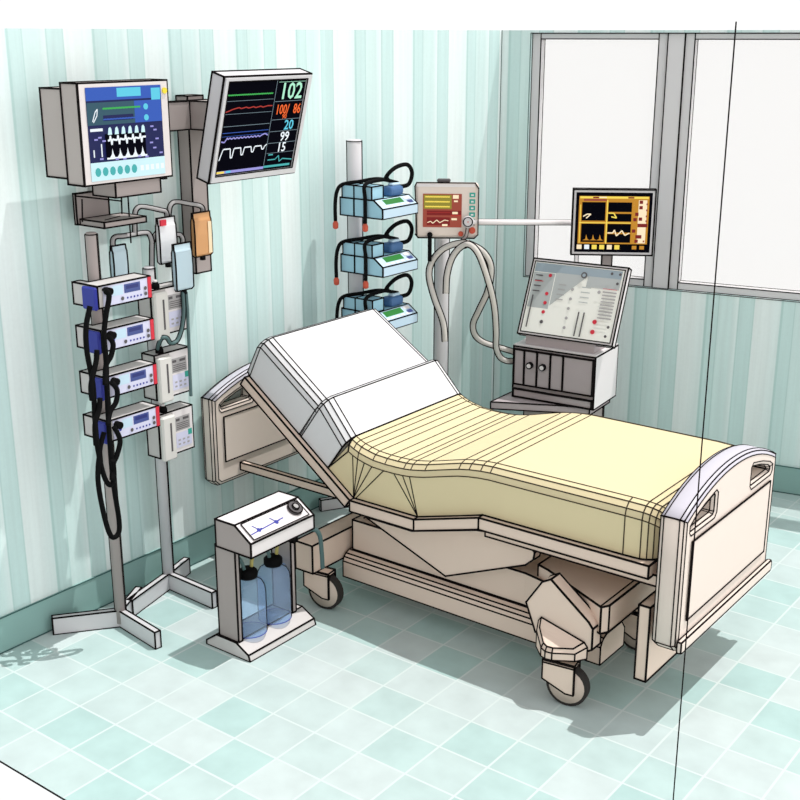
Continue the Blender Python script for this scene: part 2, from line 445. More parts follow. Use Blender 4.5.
# --- deck frame
A_, B_, C_, D_, E_ = (-4.03, 1.09), (-3.343, .583), (-2.963, .583), (-2.61, .683), (-1.80, .683)
def strip(b, p, q, th, y0, y1, e0=0, e1=0):
    d = Vector((q[0] - p[0], q[1] - p[1])); d.normalize(); n = Vector((d.y, -d.x))
    if n.y > 0: n = -n
    return [p, q, (q[0] + n.x * th, q[1] + n.y * th), (p[0] + n.x * th, p[1] + n.y * th)]
A2 = (A_[0] + .805 * .025, A_[1] - .594 * .025)
f = mb('bed'); f.prism(strip(f, A2, B_, .05, 0, 0), BY0 - .01, BY1, 'y'); f.ink(28, INK); f.build('backrest_frame', bed)
f = mb('bed')
lo = .055
f.prism([B_, C_, (C_[0], C_[1] - lo), (B_[0], B_[1] - lo)], BY0 - .01, BY1, 'y')
f.prism([C_, D_, (D_[0], D_[1] - lo), (C_[0], C_[1] - lo)], BY0 - .01, BY1, 'y')
f.ink(28, INK); f.build('seat_frame', bed)
f = mb('bed'); f.prism([D_, E_, (E_[0], E_[1] - lo), (D_[0], D_[1] - lo)], BY0 - .01, BY1, 'y'); f.ink(28, INK)
f.build('foot_frame', bed)
for ya in (4.15, 4.8):
    f = mb('bed'); f.box((-4.229, ya, .49), (-3.38, ya + .03, .53)); f.ink(28, .004); f.build('head_rail', bed)
f = mb('bed')   # shaded side rail under the foot deck, with round end
f.box((-2.6, BY0 + .03, .585), (-1.765, BY1 - .05, .632)); f.ink(28, .004); f.build('foot_rail', bed)

# --- mattress
def ring(x_t, z_t, x_b, z_b, y0, y1, r, nx=0.0, nz=1.0, seg=3):
    """closed section: bottom edge, side, rounded shoulder, top; top offset direction (nx,nz)"""
    P = []
    P.append(Vector((x_b, y0, z_b)))
    for i in range(seg + 1):
        a = math.pi / 2 * i / seg
        dy = r * (1 - math.sin(a)) if False else r * (1 - math.cos(math.pi / 2 - a)) if False else r * (1 - math.sin(a))
        dz = -r * (1 - math.cos(math.pi / 2 - a)) if False else -r * (1 - math.sin(math.pi / 2 * i / seg))
        yy = y0 + r * (1 - math.cos(a)); d = -r * (1 - math.sin(a))
        P.append(Vector((x_t + nx * d, yy, z_t + nz * d)))
    Q = [Vector((p.x, y1 - (p.y - y0), p.z)) for p in reversed(P[1:])]
    P += Q; P.append(Vector((x_b, y1, z_b)))
    return P
MY0, MY1 = 4.02, 4.99
d_ = Vector((.805, -.594)); n_ = Vector((.594, .805))
def bk(s, h): p = Vector(A_) + d_ * s + n_ * (h + .004); return p.x, p.y
def cushion(name, sect, r, m, label):
    b = mb(m); rings = []
    for s, sb, hh, i0, i1 in sect:
        xt, zt = bk(s, hh); xb, zb = bk(sb, 0)
        rings.append(ring(xt, zt, xb, zb, MY0 + i0, MY1 - i1, r, n_.x, n_.y))
    b.loft(rings); b.ink(14, .0030); b.ink(60, .0046)
    return b.build(name, bed, label=label)
cushion('head_cushion', [(-.03, .0, .18, .03, .10), (-.022, .0, .207, .012, .085), (0, .03, .232, 0, .075), (.43, .43, .232, 0, .04), (.445, .445, .22, .008, .045)], .055, 'white', 'white head cushion')
cushion('back_cushion', [(.425, .43, .235, .012, .035), (.43, .435, .255, .004, .022), (.445, .445, .266, 0, .02), (.655, .655, .214, 0, 0)], .06, 'white', 'white upper cover of the mattress')
# cream part: top profile (x, z) and the bottom vertex each ring springs from
b0 = bk(.655, 0)
topp = [(bk(.656, .214)[0], bk(.656, .214)[1], b0[0], b0[1]), (-3.345, .862, -3.343, .588), (-3.315, .85, -3.343, .588), (-3.275, .84, -3.343, .588), (-3.23, .831, -3.343, .588),
        (-3.16, .827, -3.33, .588), (-3.10, .827, -2.963, .588), (-3.05, .829, -2.963, .588), (-3.01, .833, -2.963, .588), (-2.965, .841, -2.963, .588), (-2.93, .848, -2.955, .59),
        (-2.78, .888, -2.72, .655), (-2.745, .897, -2.62, .684), (-2.69, .907, -2.615, .686), (-2.63, .914, -2.61, .688), (-2.58, .917, -2.58, .688), (-1.93, .917, -1.93, .688)]
b = mb('yellow'); rings = []
for x, z, xb, zb in topp: rings.append(ring(x, z, xb, zb, MY0, MY1, .06))
xe = -1.795; rr = .09
for k in (1, 2, 3, 4, 5):
    a = math.pi / 2 * k / 5
    ins = rr * (1 - math.cos(a)) ; x = xe - rr + rr * math.sin(a)
    rings.append(ring(x, .917 - .05 * (1 - math.cos(a)), x, .688, MY0 + ins * .75, MY1 - ins * .75, .06))
b.loft(rings)
b.ink(40, .004, sel=None)
b.ink(2.2, .0027, 'softink', sel=lambda e: True)
for q in rings[1:9]: b.line([q[0], q[1]], .0030)
for q in rings[-6:]: b.line([q[0], q[1]], .0030)
b.build('mattress', bed)
# --- head and foot boards (arched, two grips each)
def board(name, xo, xi, mname, zb=.355):
    """board between x=xi (inner) and xo (outer)"""
    w0, w1 = 3.97, 4.945
    cu = bpy.data.curves.new('b', 'CURVE'); cu.dimensions = '2D'; cu.fill_mode = 'BOTH'
    def add(pts):
        s = cu.splines.new('POLY'); s.points.add(len(pts) - 1); s.use_cyclic_u = True
        for q, (y, z) in zip(s.points, pts): q.co = (y, z, 0, 1)
    BA = .105; cy = (w0 + w1) / 2; half = (w1 - w0) / 2; ins = .024
    out = []
    for i in range(17):
        t = -1 + 2 * i / 16; out.append((cy + t * (half - ins), .905 + BA * (1 - abs(t) ** 2.1)))
    lo_ = [(w1 - ins, zb + .03), (w1 - ins - .02, zb + .012), (w0 + ins + .02, zb + .012), (w0 + ins, zb + .03)]
    add(out + lo_)
    def hole(sg):
        P = []
        ya, yb = .175, half - .05
        zlow = .836
        top = lambda t: .905 + BA * (1 - abs(t / half) ** 2.1) - .036
        raw = [(ya + .02, zlow), (yb - .015, zlow), (yb, zlow + .018), (yb, max(zlow + .03, top(yb) - .008)), (yb - .04, top(yb - .04)), ((ya + yb) / 2, top((ya + yb) / 2)), (ya + .02, top(ya + .02)), (ya, top(ya) - .02), (ya, zlow + .02)]
        P = [(cy + sg * a, z) for a, z in raw]
        return P if sg > 0 else P[::-1]
    add(hole(1)); add(hole(-1))
    th = abs(xo - xi)
    cu.bevel_depth = .022; cu.bevel_resolution = 1; cu.extrude = th / 2 - .022
    o = bpy.data.objects.new('b', cu); COL.objects.link(o)
    dg = bpy.context.evaluated_depsgraph_get(); dg.update()
    me = o.evaluated_get(dg).to_mesh(); t = bmesh.new(); t.from_mesh(me)
    bmesh.ops.remove_doubles(t, verts=t.verts, dist=.0004)
    mx = Matrix(((0, 0, 1, (xo + xi) / 2), (1, 0, 0, 0), (0, 1, 0, 0), (0, 0, 0, 1)))
    b = mb(mname); b.merge(t, mx); t.free(); bpy.data.objects.remove(o); bpy.data.curves.remove(cu)
    bmesh.ops.recalc_face_normals(b.bm, faces=list(b.bm.faces)); b.bm.normal_update()
    # the arched cap is greyer
    b.mats.append('cap')
    for fc in b.bm.faces:
        c = fc.calc_center_median()
        t_ = abs(c.y - cy) / half
        if c.z > .905 + BA * (1 - t_ ** 2.1) - .03 and fc.normal.z > .12: fc.material_index = 1
    b.ink(20, .0026); b.ink(60, .0036)
    ob = b.build(name, bed)
    sgn = 1 if xo > xi else -1
    for face, s2 in ((xo, sgn), (xi, -sgn)):
        p = mb('bedlight')
        x0, x1 = sorted((face + s2 * .0005, face + s2 * .006))
        b2 = MB(); b2.m('bedlight').box((x0, w0 + .075, zb + .115), (x1, w1 - .075, .81))
        p.merge(b2.bm); b2.bm.free(); p.ink(28, .0038, sel=lambda e: all(abs(v.co.x - (face + s2 * .006)) < 1e-4 for v in e.verts))
        p.build('panel', ob)
    if xo < xi: return ob
    bp = mb(mname)
    bp.rbox((xo, w0 + .004, zb - .004), (xo + .024, w1 + .004, zb + .05), .011, 2); bp.ink(40, .0034)
    bp.build('bumper', ob)
    return ob
board('footboard', -1.655, -1.765, 'bedlight')
board('headboard', -4.325, -4.235, 'bedlight', .45)
f = mb('bed'); f.box((-1.835, 4.0, .165), (-1.785, 4.32, .50)); f.ink(28, INK); f.build('foot_bracket', bed)
f = mb('bed'); f.box((-1.835, 4.62, .165), (-1.785, 4.94, .50)); f.ink(28, INK); f.build('foot_bracket', bed)
f = mb('bed'); f.box((-1.7845, 4.08, .40), (-1.766, 4.86, .46)); f.ink(28, .003); f.build('bracket_bar', bed)
# --- undercarriage
f = mb('bed')
prof = [(4.09, .112), (4.09, .195), (4.10, .215), (4.115, .23), (4.14, .24), (4.28, .24), (4.31, .2), (4.31, .112)]
f.prism(prof, -3.475, -2.04, 'x'); f.ink(12, .0034); f.build('base_beam', bed)
f = mb('bed')
f.prism([(-3.46, 4.15), (-2.46, 4.15), (-2.12, 4.08), (-2.12, 4.45), (-3.46, 4.45)], .243, .40, 'z'); f.ink(20, INK)
f.build('chassis_cover', bed)
f = mb('bed'); f.prism([(-2.40, 4.16), (-2.34, 4.14), (-1.985, 3.965), (-1.965, 4.0), (-1.965, 4.64), (-2.40, 4.64)], .335, .455, 'z'); f.ink(24, INK)
f.line([(-1.99, 3.972, .457), (-1.99, 4.64, .457)], .0032); f.build('foot_block', bed)
f = mb('bed')
f.prism([(-3.32, .475), (-3.04, .475), (-2.68, .575), (-2.57, .59), (-2.39, .567), (-2.375, .55), (-2.38, .515), (-2.42, .478), (-2.845, .30)], 4.08, 4.13, 'y'); f.ink(28, INK)
f.build('lift_arm', bed)
f = mb('bed'); f.prism([(-3.32, .475), (-3.04, .475), (-2.68, .575), (-2.57, .59), (-2.39, .567), (-2.42, .478), (-2.845, .30)], 4.82, 4.87, 'y'); f.ink(28, INK); f.build('lift_arm', bed)
f = mb('bed'); f.box((-3.6, 3.88, .20), (-3.49, 4.95, .345)); f.ink(28, INK); f.build('head_crossbar', bed)
f = mb('bed')
f.prism([(-3.49, .243), (-3.30, .243), (-3.05, .33), (-3.30, .46), (-3.36, .46), (-3.49, .345)], 4.2, 4.26, 'y'); f.ink(28, INK); f.build('head_bracket', bed)
# foot end housing: shaped plate facing out
f = mb('bed')
f.prism([(-2.27, .265), (-2.32, .39), (-2.245, .507), (-2.205, .53), (-2.02, .39), (-2.0, .365), (-2.0, .27), (-2.03, .25)], 3.93, 4.0, 'y'); f.ink(28, INK)
f.build('end_housing', bed)
f = mb('bed')
def tri(z, k):
    P = [(-2.255, 3.928), (-2.02, 3.928), (-2.05, 3.88), (-2.13, 3.83), (-2.16, 3.826), (-2.185, 3.835), (-2.24, 3.89)]
    return [Vector((x + (-2.14 - x) * k, y + (3.9 - y) * k, z + dz * (1 if z > .25 else 0))) for (x, y), dz in zip(P, (.05, 0, -.02, -.02, -.02, -.015, .02))]
f.loft([tri(.222, .0), tri(.275, .0), tri(.295, .12)]); f.ink(16, .0032); f.build('caster_cover', bed)
f = mb('bed'); f.box((-2.15, 4.001, .25), (-2.06, 4.36, .33)); f.ink(28, .004); f.build('foot_crossbar', bed)
# casters: fork (part) > wheel, tyre (sub-parts)
def caster(x, y, top, ang=0, rad=.092, off=.035):
    mx = Matrix.Translation((x, y, 0)) @ Matrix.Rotation(ang, 4, 'Z')
    fk = mb('bed')
    for sy in (-1, 1):
        fk.prism([(-.07, .198), (-.07, .11), (.0 + off, .065), (off + .035, .065), (.07, .17), (.07, .198)], sy * .03 - .004, sy * .03 + .004, 'y', mx)
    fk.box((-.07, -.034, .187), (.07, .034, .2), mx); fk.cyl(mx @ Vector((-.02, 0, .2)), mx @ Vector((-.02, 0, top)), .022, 10); fk.ink(30, .0036)
    o = fk.build('caster', bed)
    ax = (mx.to_3x3() @ Vector((0, 1, 0)))
    c = mx @ Vector((off, 0, rad + .001))
    t = mb('tyre'); t.lathe([(rad * .86, -.02), (rad, -.018), (rad, .018), (rad * .86, .02)], c, 28, ax, False); t.build('tyre', o)
    h = mb('hub'); h.lathe([(.012, -.025), (rad * .855, -.0205), (rad * .855, .0205), (.012, .025)], c, 24, ax); h.build('wheel', o)
    return o
caster(-2.12, 3.895, .222, .15); caster(-2.10, 4.50, .334, 0); caster(-3.5, 3.94, .21, .15); caster(-3.40, 4.9, .25, 2.6)

# ================================================================== SUCTION UNIT
su = thing('suction_unit', 'grey suction stand holding two blue bottles on the floor beside the bed', 'suction unit', (-3.5, 3.555, 0))
f = mb('greybrown2'); f.prism([(-3.668, 0), (-3.668, .022), (-3.60, .07), (-3.475, .07), (-3.40, .03), (-3.39, 0)], 3.335, 3.78, 'x' if False else 'y'); f.ink(20, .004); f.build('base', su)
for y0, y1 in ((3.345, 3.368), (3.705, 3.73)):
    f = mb('greybrown'); f.box((-3.59, y0, .07), (-3.468, y1, .522)); f.ink(30, .004); f.build('column', su)
M_ = [(-3.57, .522), (-3.57, .652), (-3.45, .652), (-3.355, .588), (-3.355, .522)]
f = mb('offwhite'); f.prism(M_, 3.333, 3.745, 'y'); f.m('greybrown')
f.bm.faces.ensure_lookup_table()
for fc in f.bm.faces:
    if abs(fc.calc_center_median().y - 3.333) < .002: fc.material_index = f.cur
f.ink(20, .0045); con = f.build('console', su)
# control face
o_ = Vector((-3.357, 3.36, .592)); v_ = Vector((-.095, 0, .064)); h_ = v_.length; v_.normalize()
f = MB(); S = Screen(f, o_ + Vector((.001, 0, .001)), (0, 1, 0), v_, .36, h_ * .88)
S.rect('offwhite', .0, .06, 1, 1)
S.trace('navy', [(.02, .34), (.2, .38), (.62, .46)], .06)
for a in (.17, .48):
    S.disc('navy', a, .4, .11); S.trace('navy', [(a - .05, .72), (a, .42), (a + .06, .42)], .055)
f.line([S.p(*q) for q in ((0, .06), (1, .06), (1, 1), (0, 1), (0, .06))], .0025)
f.build('control_panel', con)
dialc = o_ + Vector((0, .312, 0)) + v_ * h_ * .55; dn = Vector((0, 1, 0)).cross(v_).normalized()
f = mb('dkgrey'); f.cyl(dialc, dialc + dn * .016, .036, 18); f.m('midgrey'); f.cyl(dialc + dn * .016, dialc + dn * .024, .016, 12); f.ink(40, .003); f.build('dial', con)
f = mb('black'); f.box((-3.45, 3.675, .455), (-3.42, 3.70, .52)); f.ink(30, .003); f.build('clip', su)
f = mb('tubeteal'); hose(f, [(-3.42, 3.70, .49), (-3.39, 3.77, .5), (-3.38, 3.81, .46), (-3.39, 3.835, .36), (-3.40, 3.85, .27)], .011); f.build('drain_hose', su)
def bottle(y, lab):
    t = thing('suction_bottle', lab, 'bottle', (-3.50, y, .071), 0, 'bottles in the suction stand')
    f = mb('bottle')
    prof = [(.076, .0), (.078, .01), (.078, .20), (.074, .235), (.06, .262), (.038, .275)]
    f.lathe(prof, (-3.50, y, .0725), 28)
    f.line([Vector((-3.50, y, .0725)) + Vector((math.cos(a) * .078, math.sin(a) * .078, .004)) for a in [2 * math.pi * k / 24 for k in range(25)]], .0018, 'navy')
    # added dark outline lines at the jar's left and right edges as viewed
    for sg in (1, -1):
        sd = Vector((RT.x, RT.y, 0)) * sg
        f.line([Vector((-3.50, y, .0725)) + sd * (r * 1.0) + UP * z for r, z in prof], .0024, 'ink')
    f.build('jar', t)
    c = mb('black'); c.lathe([(.04, .272), (.044, .28), (.044, .305), (.03, .318), (.012, .322)], (-3.50, y, .0725), 16); c.build('cap', t)
    c = mb('tubeteal'); hose(c, [(-3.50, y - .018, .37), (-3.50, y - .035, .43), (-3.50, y - .06, .47), (-3.51, y - .055, .52)], .0085); c.build('tube', t, label='teal tube')
    c = mb('tubeyellow'); hose(c, [(-3.495, y + .018, .37), (-3.49, y + .02, .43), (-3.485, y + .045, .47), (-3.485, y + .06, .52)], .0085); c.build('tube', t, label='yellowish tube')
bottle(3.452, 'blue glass suction bottle with black cap, nearer and left one of the pair')
bottle(3.618, 'blue glass suction bottle with black cap, farther and right one of the pair')

# ================================================================== STAND A WITH FOUR SYRINGE PUMPS
def leg_bm(c, e, z0, h, th=.03, m='steel'):
    c, e = Vector(c), Vector(e); d = (e - c).normalized(); n = Vector((-d.y, d.x, 0)) * th / 2
    b = mb(m); b.prism([((c + n).x, (c + n).y), ((e + n).x, (e + n).y), ((e - n).x, (e - n).y), ((c - n).x, (c - n).y)], z0, z0 + h, 'z'); b.ink(30, .0038); return b
def pole_bm(x, y, z0, z1, r, m='steel'):
    b = mb(m); b.lathe([(r, z0), (r, z1 - .01), (r * .8, z1)], (x, y, 0), 16)
    for a in (AZ - .3, AZ + .3, AZ + math.pi - .3, AZ + math.pi + .3):     # four added dark outline lines near the pole's viewed edges
        p = Vector((x + math.cos(a) * r, y + math.sin(a) * r, 0))
        b.line([p + UP * z0, p + UP * (z1 - .01)], .0034)
    b.line([Vector((x + math.cos(a) * r, y + math.sin(a) * r, z1 - .008)) for a in [2 * math.pi * i / 16 for i in range(17)]], .003)
    return b
ax_, ay_ = -4.122, 3.212
st = thing('pump_stand', 'tall grey pump stand on splayed flat feet at far left', 'stand', (ax_, ay_, 0))
pole_bm(ax_, ay_, .02, 1.885, .026, 'greybrown').build('pole', st)
for e in ((-4.315, 2.965), (-3.815, 3.17), (-4.235, 3.42)):
    leg_bm((ax_, ay_, 0), (*e, 0), .001, .085).build('leg', st)
def make_pump():
    z0 = 1.585
    t = thing('syringe_pump', '', 'pump', (-4.05, 3.26, z0))
    xb, xf, y0, y1, h = -4.09, -3.985, 3.115, 3.405, .095
    f = mb('greybrown2'); f.prism([(xf, y0), (xf, y1), (xb, y1), (xb, 3.157), (-4.15, 3.157), (-4.15, y0)], z0, z0 + h, 'z'); f.ink(30, .0042); body = f.build('body', t)
    f = MB(); S = Screen(f, (xf + .001, y0 + .025, z0 + .004), (0, 1, 0), (0, 0, 1), y1 - y0 - .027, h - .008)
    S.rect('lilac', 0, 0, 1, 1); S.rect('bluelight', .2, .42, .42, .92)
    S.rect('lcd', .44, .45, .78, .9); S.rect('lcd2', .48, .64, .74, .82)
    for a in (.5, .57, .64, .71, .78): S.disc('navy', a, .2, .055)
    S.disc('dkgrey', .39, .22, .1); S.disc('dkgrey', .88, .5, .1); S.disc('dkgrey', .88, .22, .1); S.disc('navy', .14, .45, .09)
    f.build('front_panel', t)
    f = mb('red'); f.box((xf, y1 - .018, z0 + .002), (xf + .006, y1, z0 + h - .002)); f.build('edge_strip', t, label='red end strip')
    f = mb('navy'); f.rbox((xf - .085, y0 - .02, z0 - .008), (xf + .004, y0 - .0006, z0 + h - .004), .006, 1); f.ink(50, .003); f.build('clamp', t, label='dark blue clamp')
    f = mb('black'); f.cyl((xf, y0 + .045, z0 + .07), (xf + .03, y0 + .045, z0 + .07), .017, 12); f.build('plug', t)
    f = mb('greybrown'); f.box((-4.097, 3.187, z0 + .02), (-4.0895, 3.237, z0 + .075)); f.build('pole_clip', t)
    return t
pA = make_pump(); grp = 'syringe pumps on the left stand'
pA['label'] = 'grey syringe pump with blue clamp and screen, topmost of four on the left stand'; pA['group'] = grp
pumps = [pA]
for dz, lab in ((-.192, 'second from the top'), (-.40, 'third from the top'), (-.60, 'lowest of the four')):
    pumps.append(copy_thing(pA, (0, 0, dz), 'grey syringe pump with blue clamp and screen, %s on the left stand' % lab, grp))
# black cables looping down
def cab(name, pts, parent, r=.0115, x=-3.945):
    f = mb('black'); P = [on(0, x + (p[2] if len(p) > 2 else 0), p[0], p[1]) for p in pts]; hose(f, P, r, 10)
    o = f.build(name); o.parent = parent
    o.data.transform(Matrix.Translation(-Vector(parent.location))); return o
cab('cable', [(104, 289), (109, 296), (106, 315), (104, 335), (106, 360), (107, 390), (109, 430), (113, 480), (119, 520), (118, 534), (111, 536), (104, 515), (98, 480), (100, 450), (104, 432)], pumps[0])
cab('cable', [(90, 306), (86, 328), (87, 352), (93, 385), (95, 420), (98, 450), (104, 476), (110, 485), (114, 478, .005), (113, 460, .02)], pumps[0])
cab('cable', [(108, 336), (113, 344), (111, 356), (106, 366), (105, 385, .02)], pumps[1])
cab('cable', [(97, 350, .02), (96, 362, .02), (91, 385, .025), (92, 400, .02)], pumps[1])
cab('cable', [(111, 382), (117, 390), (116, 402), (110, 412), (108, 425, .02)], pumps[2])
cab('cable', [(100, 398, .02), (99, 410, .02), (95, 425, .025), (96, 445, .02)], pumps[2])
cab('cable', [(114, 427), (120, 440), (117, 455), (113, 465), (112, 480, .02)], pumps[3])

# ================================================================== IV STAND B
bx, by = -4.245, 3.625
ivs = thing('iv_stand', 'grey drip stand with curled bag hooks behind the pump stand', 'stand', (bx, by, 0))
pole_bm(bx, by, .02, 1.66, .028).build('pole', ivs)
for e in ((-4.16, 3.30), (-3.90, 3.61), (-4.30, 3.80)):
    leg_bm((bx, by, 0), (*e, 0), .001, .085).build('leg', ivs)
def ip(x, y, dx=0): return on(0, bx + dx, x, y)
f = mb('midgrey')
hook = lambda P, r=.0105: hose(f, P, r, 8, VIEW, 6, .0040)
hook([ip(152, 270), ip(152, 250), ip(152, 241), ip(149, 234), ip(143, 233), ip(125, 236), ip(116, 237), ip(113, 241), ip(114, 250), ip(118, 251)])
hook([ip(152, 243), ip(155, 236), ip(160, 232), ip(172, 235), ip(180, 235), ip(183, 240), ip(181, 246), ip(177, 245)])
hook([ip(135, 235), ip(135, 215), ip(138, 208), ip(145, 207), ip(160, 210), ip(166, 212), ip(167, 218), ip(163, 222)])
hook([ip(168, 234), ip(169, 214), ip(171, 205), ip(177, 202), ip(190, 204), ip(200, 206), ip(203, 210), ip(201, 216)])
f.build('bag_hooks', ivs)
def bag(x0, y0, x1, y1, m, lab, dx=.015, topm=None, extra=None):
    P0 = on(0, bx + dx, x0, (y0 + y1) / 2); P1 = on(0, bx + dx, x1, (y0 + y1) / 2); T = on(0, bx + dx, (x0 + x1) / 2, y0).z; Bz = on(0, bx + dx, (x0 + x1) / 2, y1).z
    ya, yb = P0.y, P1.y; X = bx + dx
    t = thing('drip_bag', lab, 'drip bag', (X, (ya + yb) / 2, Bz), 0, 'bags hanging on the drip stand')
    f = mb(m); H = T - Bz
    rows = [(0, .4), (.05, .9), (.5, 1), (.82, .8), (.88, .4), (1, .3)]
    rings = []
    for k, th in rows:
        z = Bz + H * k; d = .013 * th; ins = .008 if k in (0,) else 0
        rings.append([Vector((X - d, ya + ins, z)), Vector((X - d, yb - ins, z)), Vector((X + d, yb - ins, z)), Vector((X + d, ya + ins, z))])
    f.loft(rings); f.ink(55, .0036); f.build('pouch', t)
    f = mb('black'); f.cyl((X, (ya + yb) / 2, Bz), (X, (ya + yb) / 2, Bz - .02), .014, 10); f.build('port', t)
    if extra: extra(t, X, ya, yb, T, Bz)
    return t
def redtag(t, X, ya, yb, T, Bz):
    f = mb('red'); f.box((X + .012, ya + .005, T - .035), (X + .02, ya + .04, T - .008)); f.build('tag', t, label='red tag')
def cream(t, X, ya, yb, T, Bz):
    f = mb('bagcream'); f.box((X + .0135, yb - .025, Bz + .012), (X + .016, yb - .003, Bz + (T - Bz) * .78)); f.build('label_strip', t, label='cream side strip')
bag(158, 217, 175, 263, 'bagwhite', 'white drip bag with red tag, middle of the hanging bags', .03, extra=redtag)
bag(193, 212, 210, 256, 'bagorange', 'orange brown drip bag hanging rightmost on the drip stand', .02, extra=cream)
bag(112, 245, 126, 280, 'bagblue', 'pale blue drip bag hanging leftmost above the top syringe pump', .01)
bl = bag(174, 243, 191, 290, 'bagblue', 'pale blue drip bag hanging below the white one with dark tubing', .13)
def vbox():
    x0, x1, y0, y1, z0, z1 = -4.21, -4.125, 3.52, 3.735, 1.358, 1.575
    t = thing('volumetric_pump', '', 'pump', (-4.16, 3.70, z0))
    f = mb('greybrown2'); f.box((x0, y0, z0), (x1, y1, z1)); f.ink(30, .004); f.build('body', t)
    f = mb('device'); f.rbox((x1 + .0005, y0, z0 - .015), (x1 + .03, y0 + .085, z1 - .01), .008, 1); f.ink(50, .0036)
    f.m('dkgrey').box((x1 + .03, y0 + .045, z0 + .03), (x1 + .0315, y0 + .055, z1 - .045)); f.build('door', t)
    f = MB(); S = Screen(f, (x1 + .0015, y0 + .088, z0 + .004), (0, 1, 0), (0, 0, 1), y1 - y0 - .09, z1 - z0 - .008)
    S.rect('offwhite', 0, 0, 1, 1); S.rect('midgrey', .1, .5, .86, .84); S.rect('dkgrey', .14, .74, .34, .8); S.rect('dkgrey', .5, .74, .8, .8)
    for k in range(4): S.rect('dkgrey', .16, .54 + .045 * k, .8, .555 + .045 * k)
    S.rect('lilac', .1, .1, .9, .46); S.rect('tealbtn', .72, .34, .92, .48)
    for a in (.2, .42, .64):
        for b_ in (.16, .26): S.rect('midgrey', a, b_, a + .12, b_ + .04)
    f.build('keypad', t)
    f = mb('black'); f.lathe([(.02, 0), (.02, .015), (.013, .03)], (-4.15, 3.575, z1), 12); f.m('offwhite').cyl((-4.15, 3.575, z1 + .03), (-4.15, 3.575, z1 + .04), .01, 10); f.build('inlet', t)
    return t
vp = vbox(); gv = 'volumetric pumps on the drip stand'
vp['label'] = 'ivory drip pump with narrow door and keypad, top one on the drip stand'; vp['group'] = gv
copy_thing(vp, (0.0, 0, -.308), 'ivory drip pump with narrow door and keypad, second one on the drip stand', gv)
copy_thing(vp, (0.0, 0, -.60), 'ivory drip pump with narrow door and keypad, lowest one beside the headboard', gv)
f = mb('tubeteal')
hose(f, [ip(183, 292, .13), ip(184, 310, .15), ip(183, 322, .155), ip(181, 332, .155), ip(177, 341, .155), ip(171, 343, .155), ip(167, 338, .155), ip(162, 338, .15), ip(159, 344, .12), ip(158, 349, .10)], .0095, 8, VIEW, 6, .0028)
f.tube(spline([ip(186, 292, .13), ip(187.5, 310, .155), ip(188, 325, .16), ip(189, 345, .16), ip(190, 375, .15), ip(191, 396, .15)], 8), .008, 8)
o = f.build('infusion_line'); o['label'] = 'dark teal infusion tubing running from blue bag down to drip pumps'; o['category'] = 'tube'

# ================================================================== WALL MOUNT, MONITORS, SHELF
wm = thing('monitor_mount', 'warm grey wall column with crossbar carrying the two left monitors', 'wall mount', (-4.355, 4.0, 1.57))
f = mb('greybrown'); f.box((-4.358, 3.955, 1.57), (-4.28, 4.055, 2.42)); f.ink(30, .004); f.build('column', wm)
f = mb('greybrown'); f.box((-4.279, 3.50, 2.27), (-4.24, 4.06, 2.40)); f.ink(30, .004); f.build('crossbar', wm)
f = mb('greybrown'); f.box((-4.239, 3.93, 2.27), (-3.964, 4.04, 2.40)); f.ink(30, .004); f.build('arm', wm)

m1 = thing('patient_monitor', 'boxy grey monitor with blue screen of white waveforms at upper left', 'monitor', (-4.1, 3.33, 2.1))
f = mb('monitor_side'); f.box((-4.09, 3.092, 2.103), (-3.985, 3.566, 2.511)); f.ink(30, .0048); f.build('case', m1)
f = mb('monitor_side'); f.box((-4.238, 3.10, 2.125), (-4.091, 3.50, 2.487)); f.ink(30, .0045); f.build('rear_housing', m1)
f = mb('monitor_case'); f.box((-3.985, 3.096, 2.107), (-3.98, 3.562, 2.507)); fr = f.build('bezel', m1)
f = MB(); S = Screen(f, (-3.9795, 3.125, 2.118), (0, 1, 0), (0, 0, 1), .40, .375)
S.rect('e_navy', 0, 0, 1, 1); S.rect('e_pale', 0, 0, 1, .2); S.rect('e_blue', 0, .86, 1, 1); S.rect('e_cyan', .4, .89, .72, .985); S.rect('e_cyan', .86, .78, .985, .97)
S.rect('e_teal', 0, .6, .62, .84); S.rect('e_blue', .62, .6, .99, .84); S.rect('e_navy', .2, .64, .6, .7)
S.trace('e_green', [(.2 + .02 * i, .77 + .004 * (i % 2)) for i in range(26)], .02)
S.trace('e_blue', [(.2 + .02 * i, .655 + .004 * (i % 2)) for i in range(26)], .016)
S.trace('e_white', [(.06, .64), (.1, .74), (.13, .77), (.12, .7), (.07, .63)], .012)
S.rect('e_white', 0.02, .535, .18, .565); S.disc('e_cyan', .77, .77, .035); S.disc('e_cyan', .77, .65, .035)
S.rect('scr_black', .2, .22, .74, .5)
for k in range(6):
    a = .24 + .088 * k
    S.poly('e_pale', [(a, .49), (a + .012, .56), (a + .035, .575), (a + .05, .55), (a + .055, .49)])
tr_ = []
for k in range(5):
    a = .23 + .1 * k
    tr_ += [(a, .43), (a + .025, .43), (a + .035, .48), (a + .05, .38), (a + .06, .44)]
S.trace('e_white', tr_ + [(.74, .44)], .022)
for k in range(5):
    a = .24 + .1 * k; S.poly('e_white', [(a, .24), (a + .03, .28), (a + .04, .34), (a + .055, .28), (a + .075, .24)])
S.rect('e_white', .2, .225, .74, .245)
for k in range(2): S.rect('e_white', .03 + .1 * k, .26, .045 + .1 * k, .34 + .06 * k)
for a, b_ in ((.05, .44), (.1, .46), (.15, .42), (.8, .54), (.84, .5), (.78, .36), (.86, .4), (.82, .3), (.1, .23), (.3, .215), (.4, .21), (.6, .22), (.7, .21), (.9, .24)):
    S.rect('e_lilac', a, b_, a + .045, b_ + .018)
for k in range(6): S.disc('e_aqua', .06 + .095 * k, .1, .04, 10, 1.25)
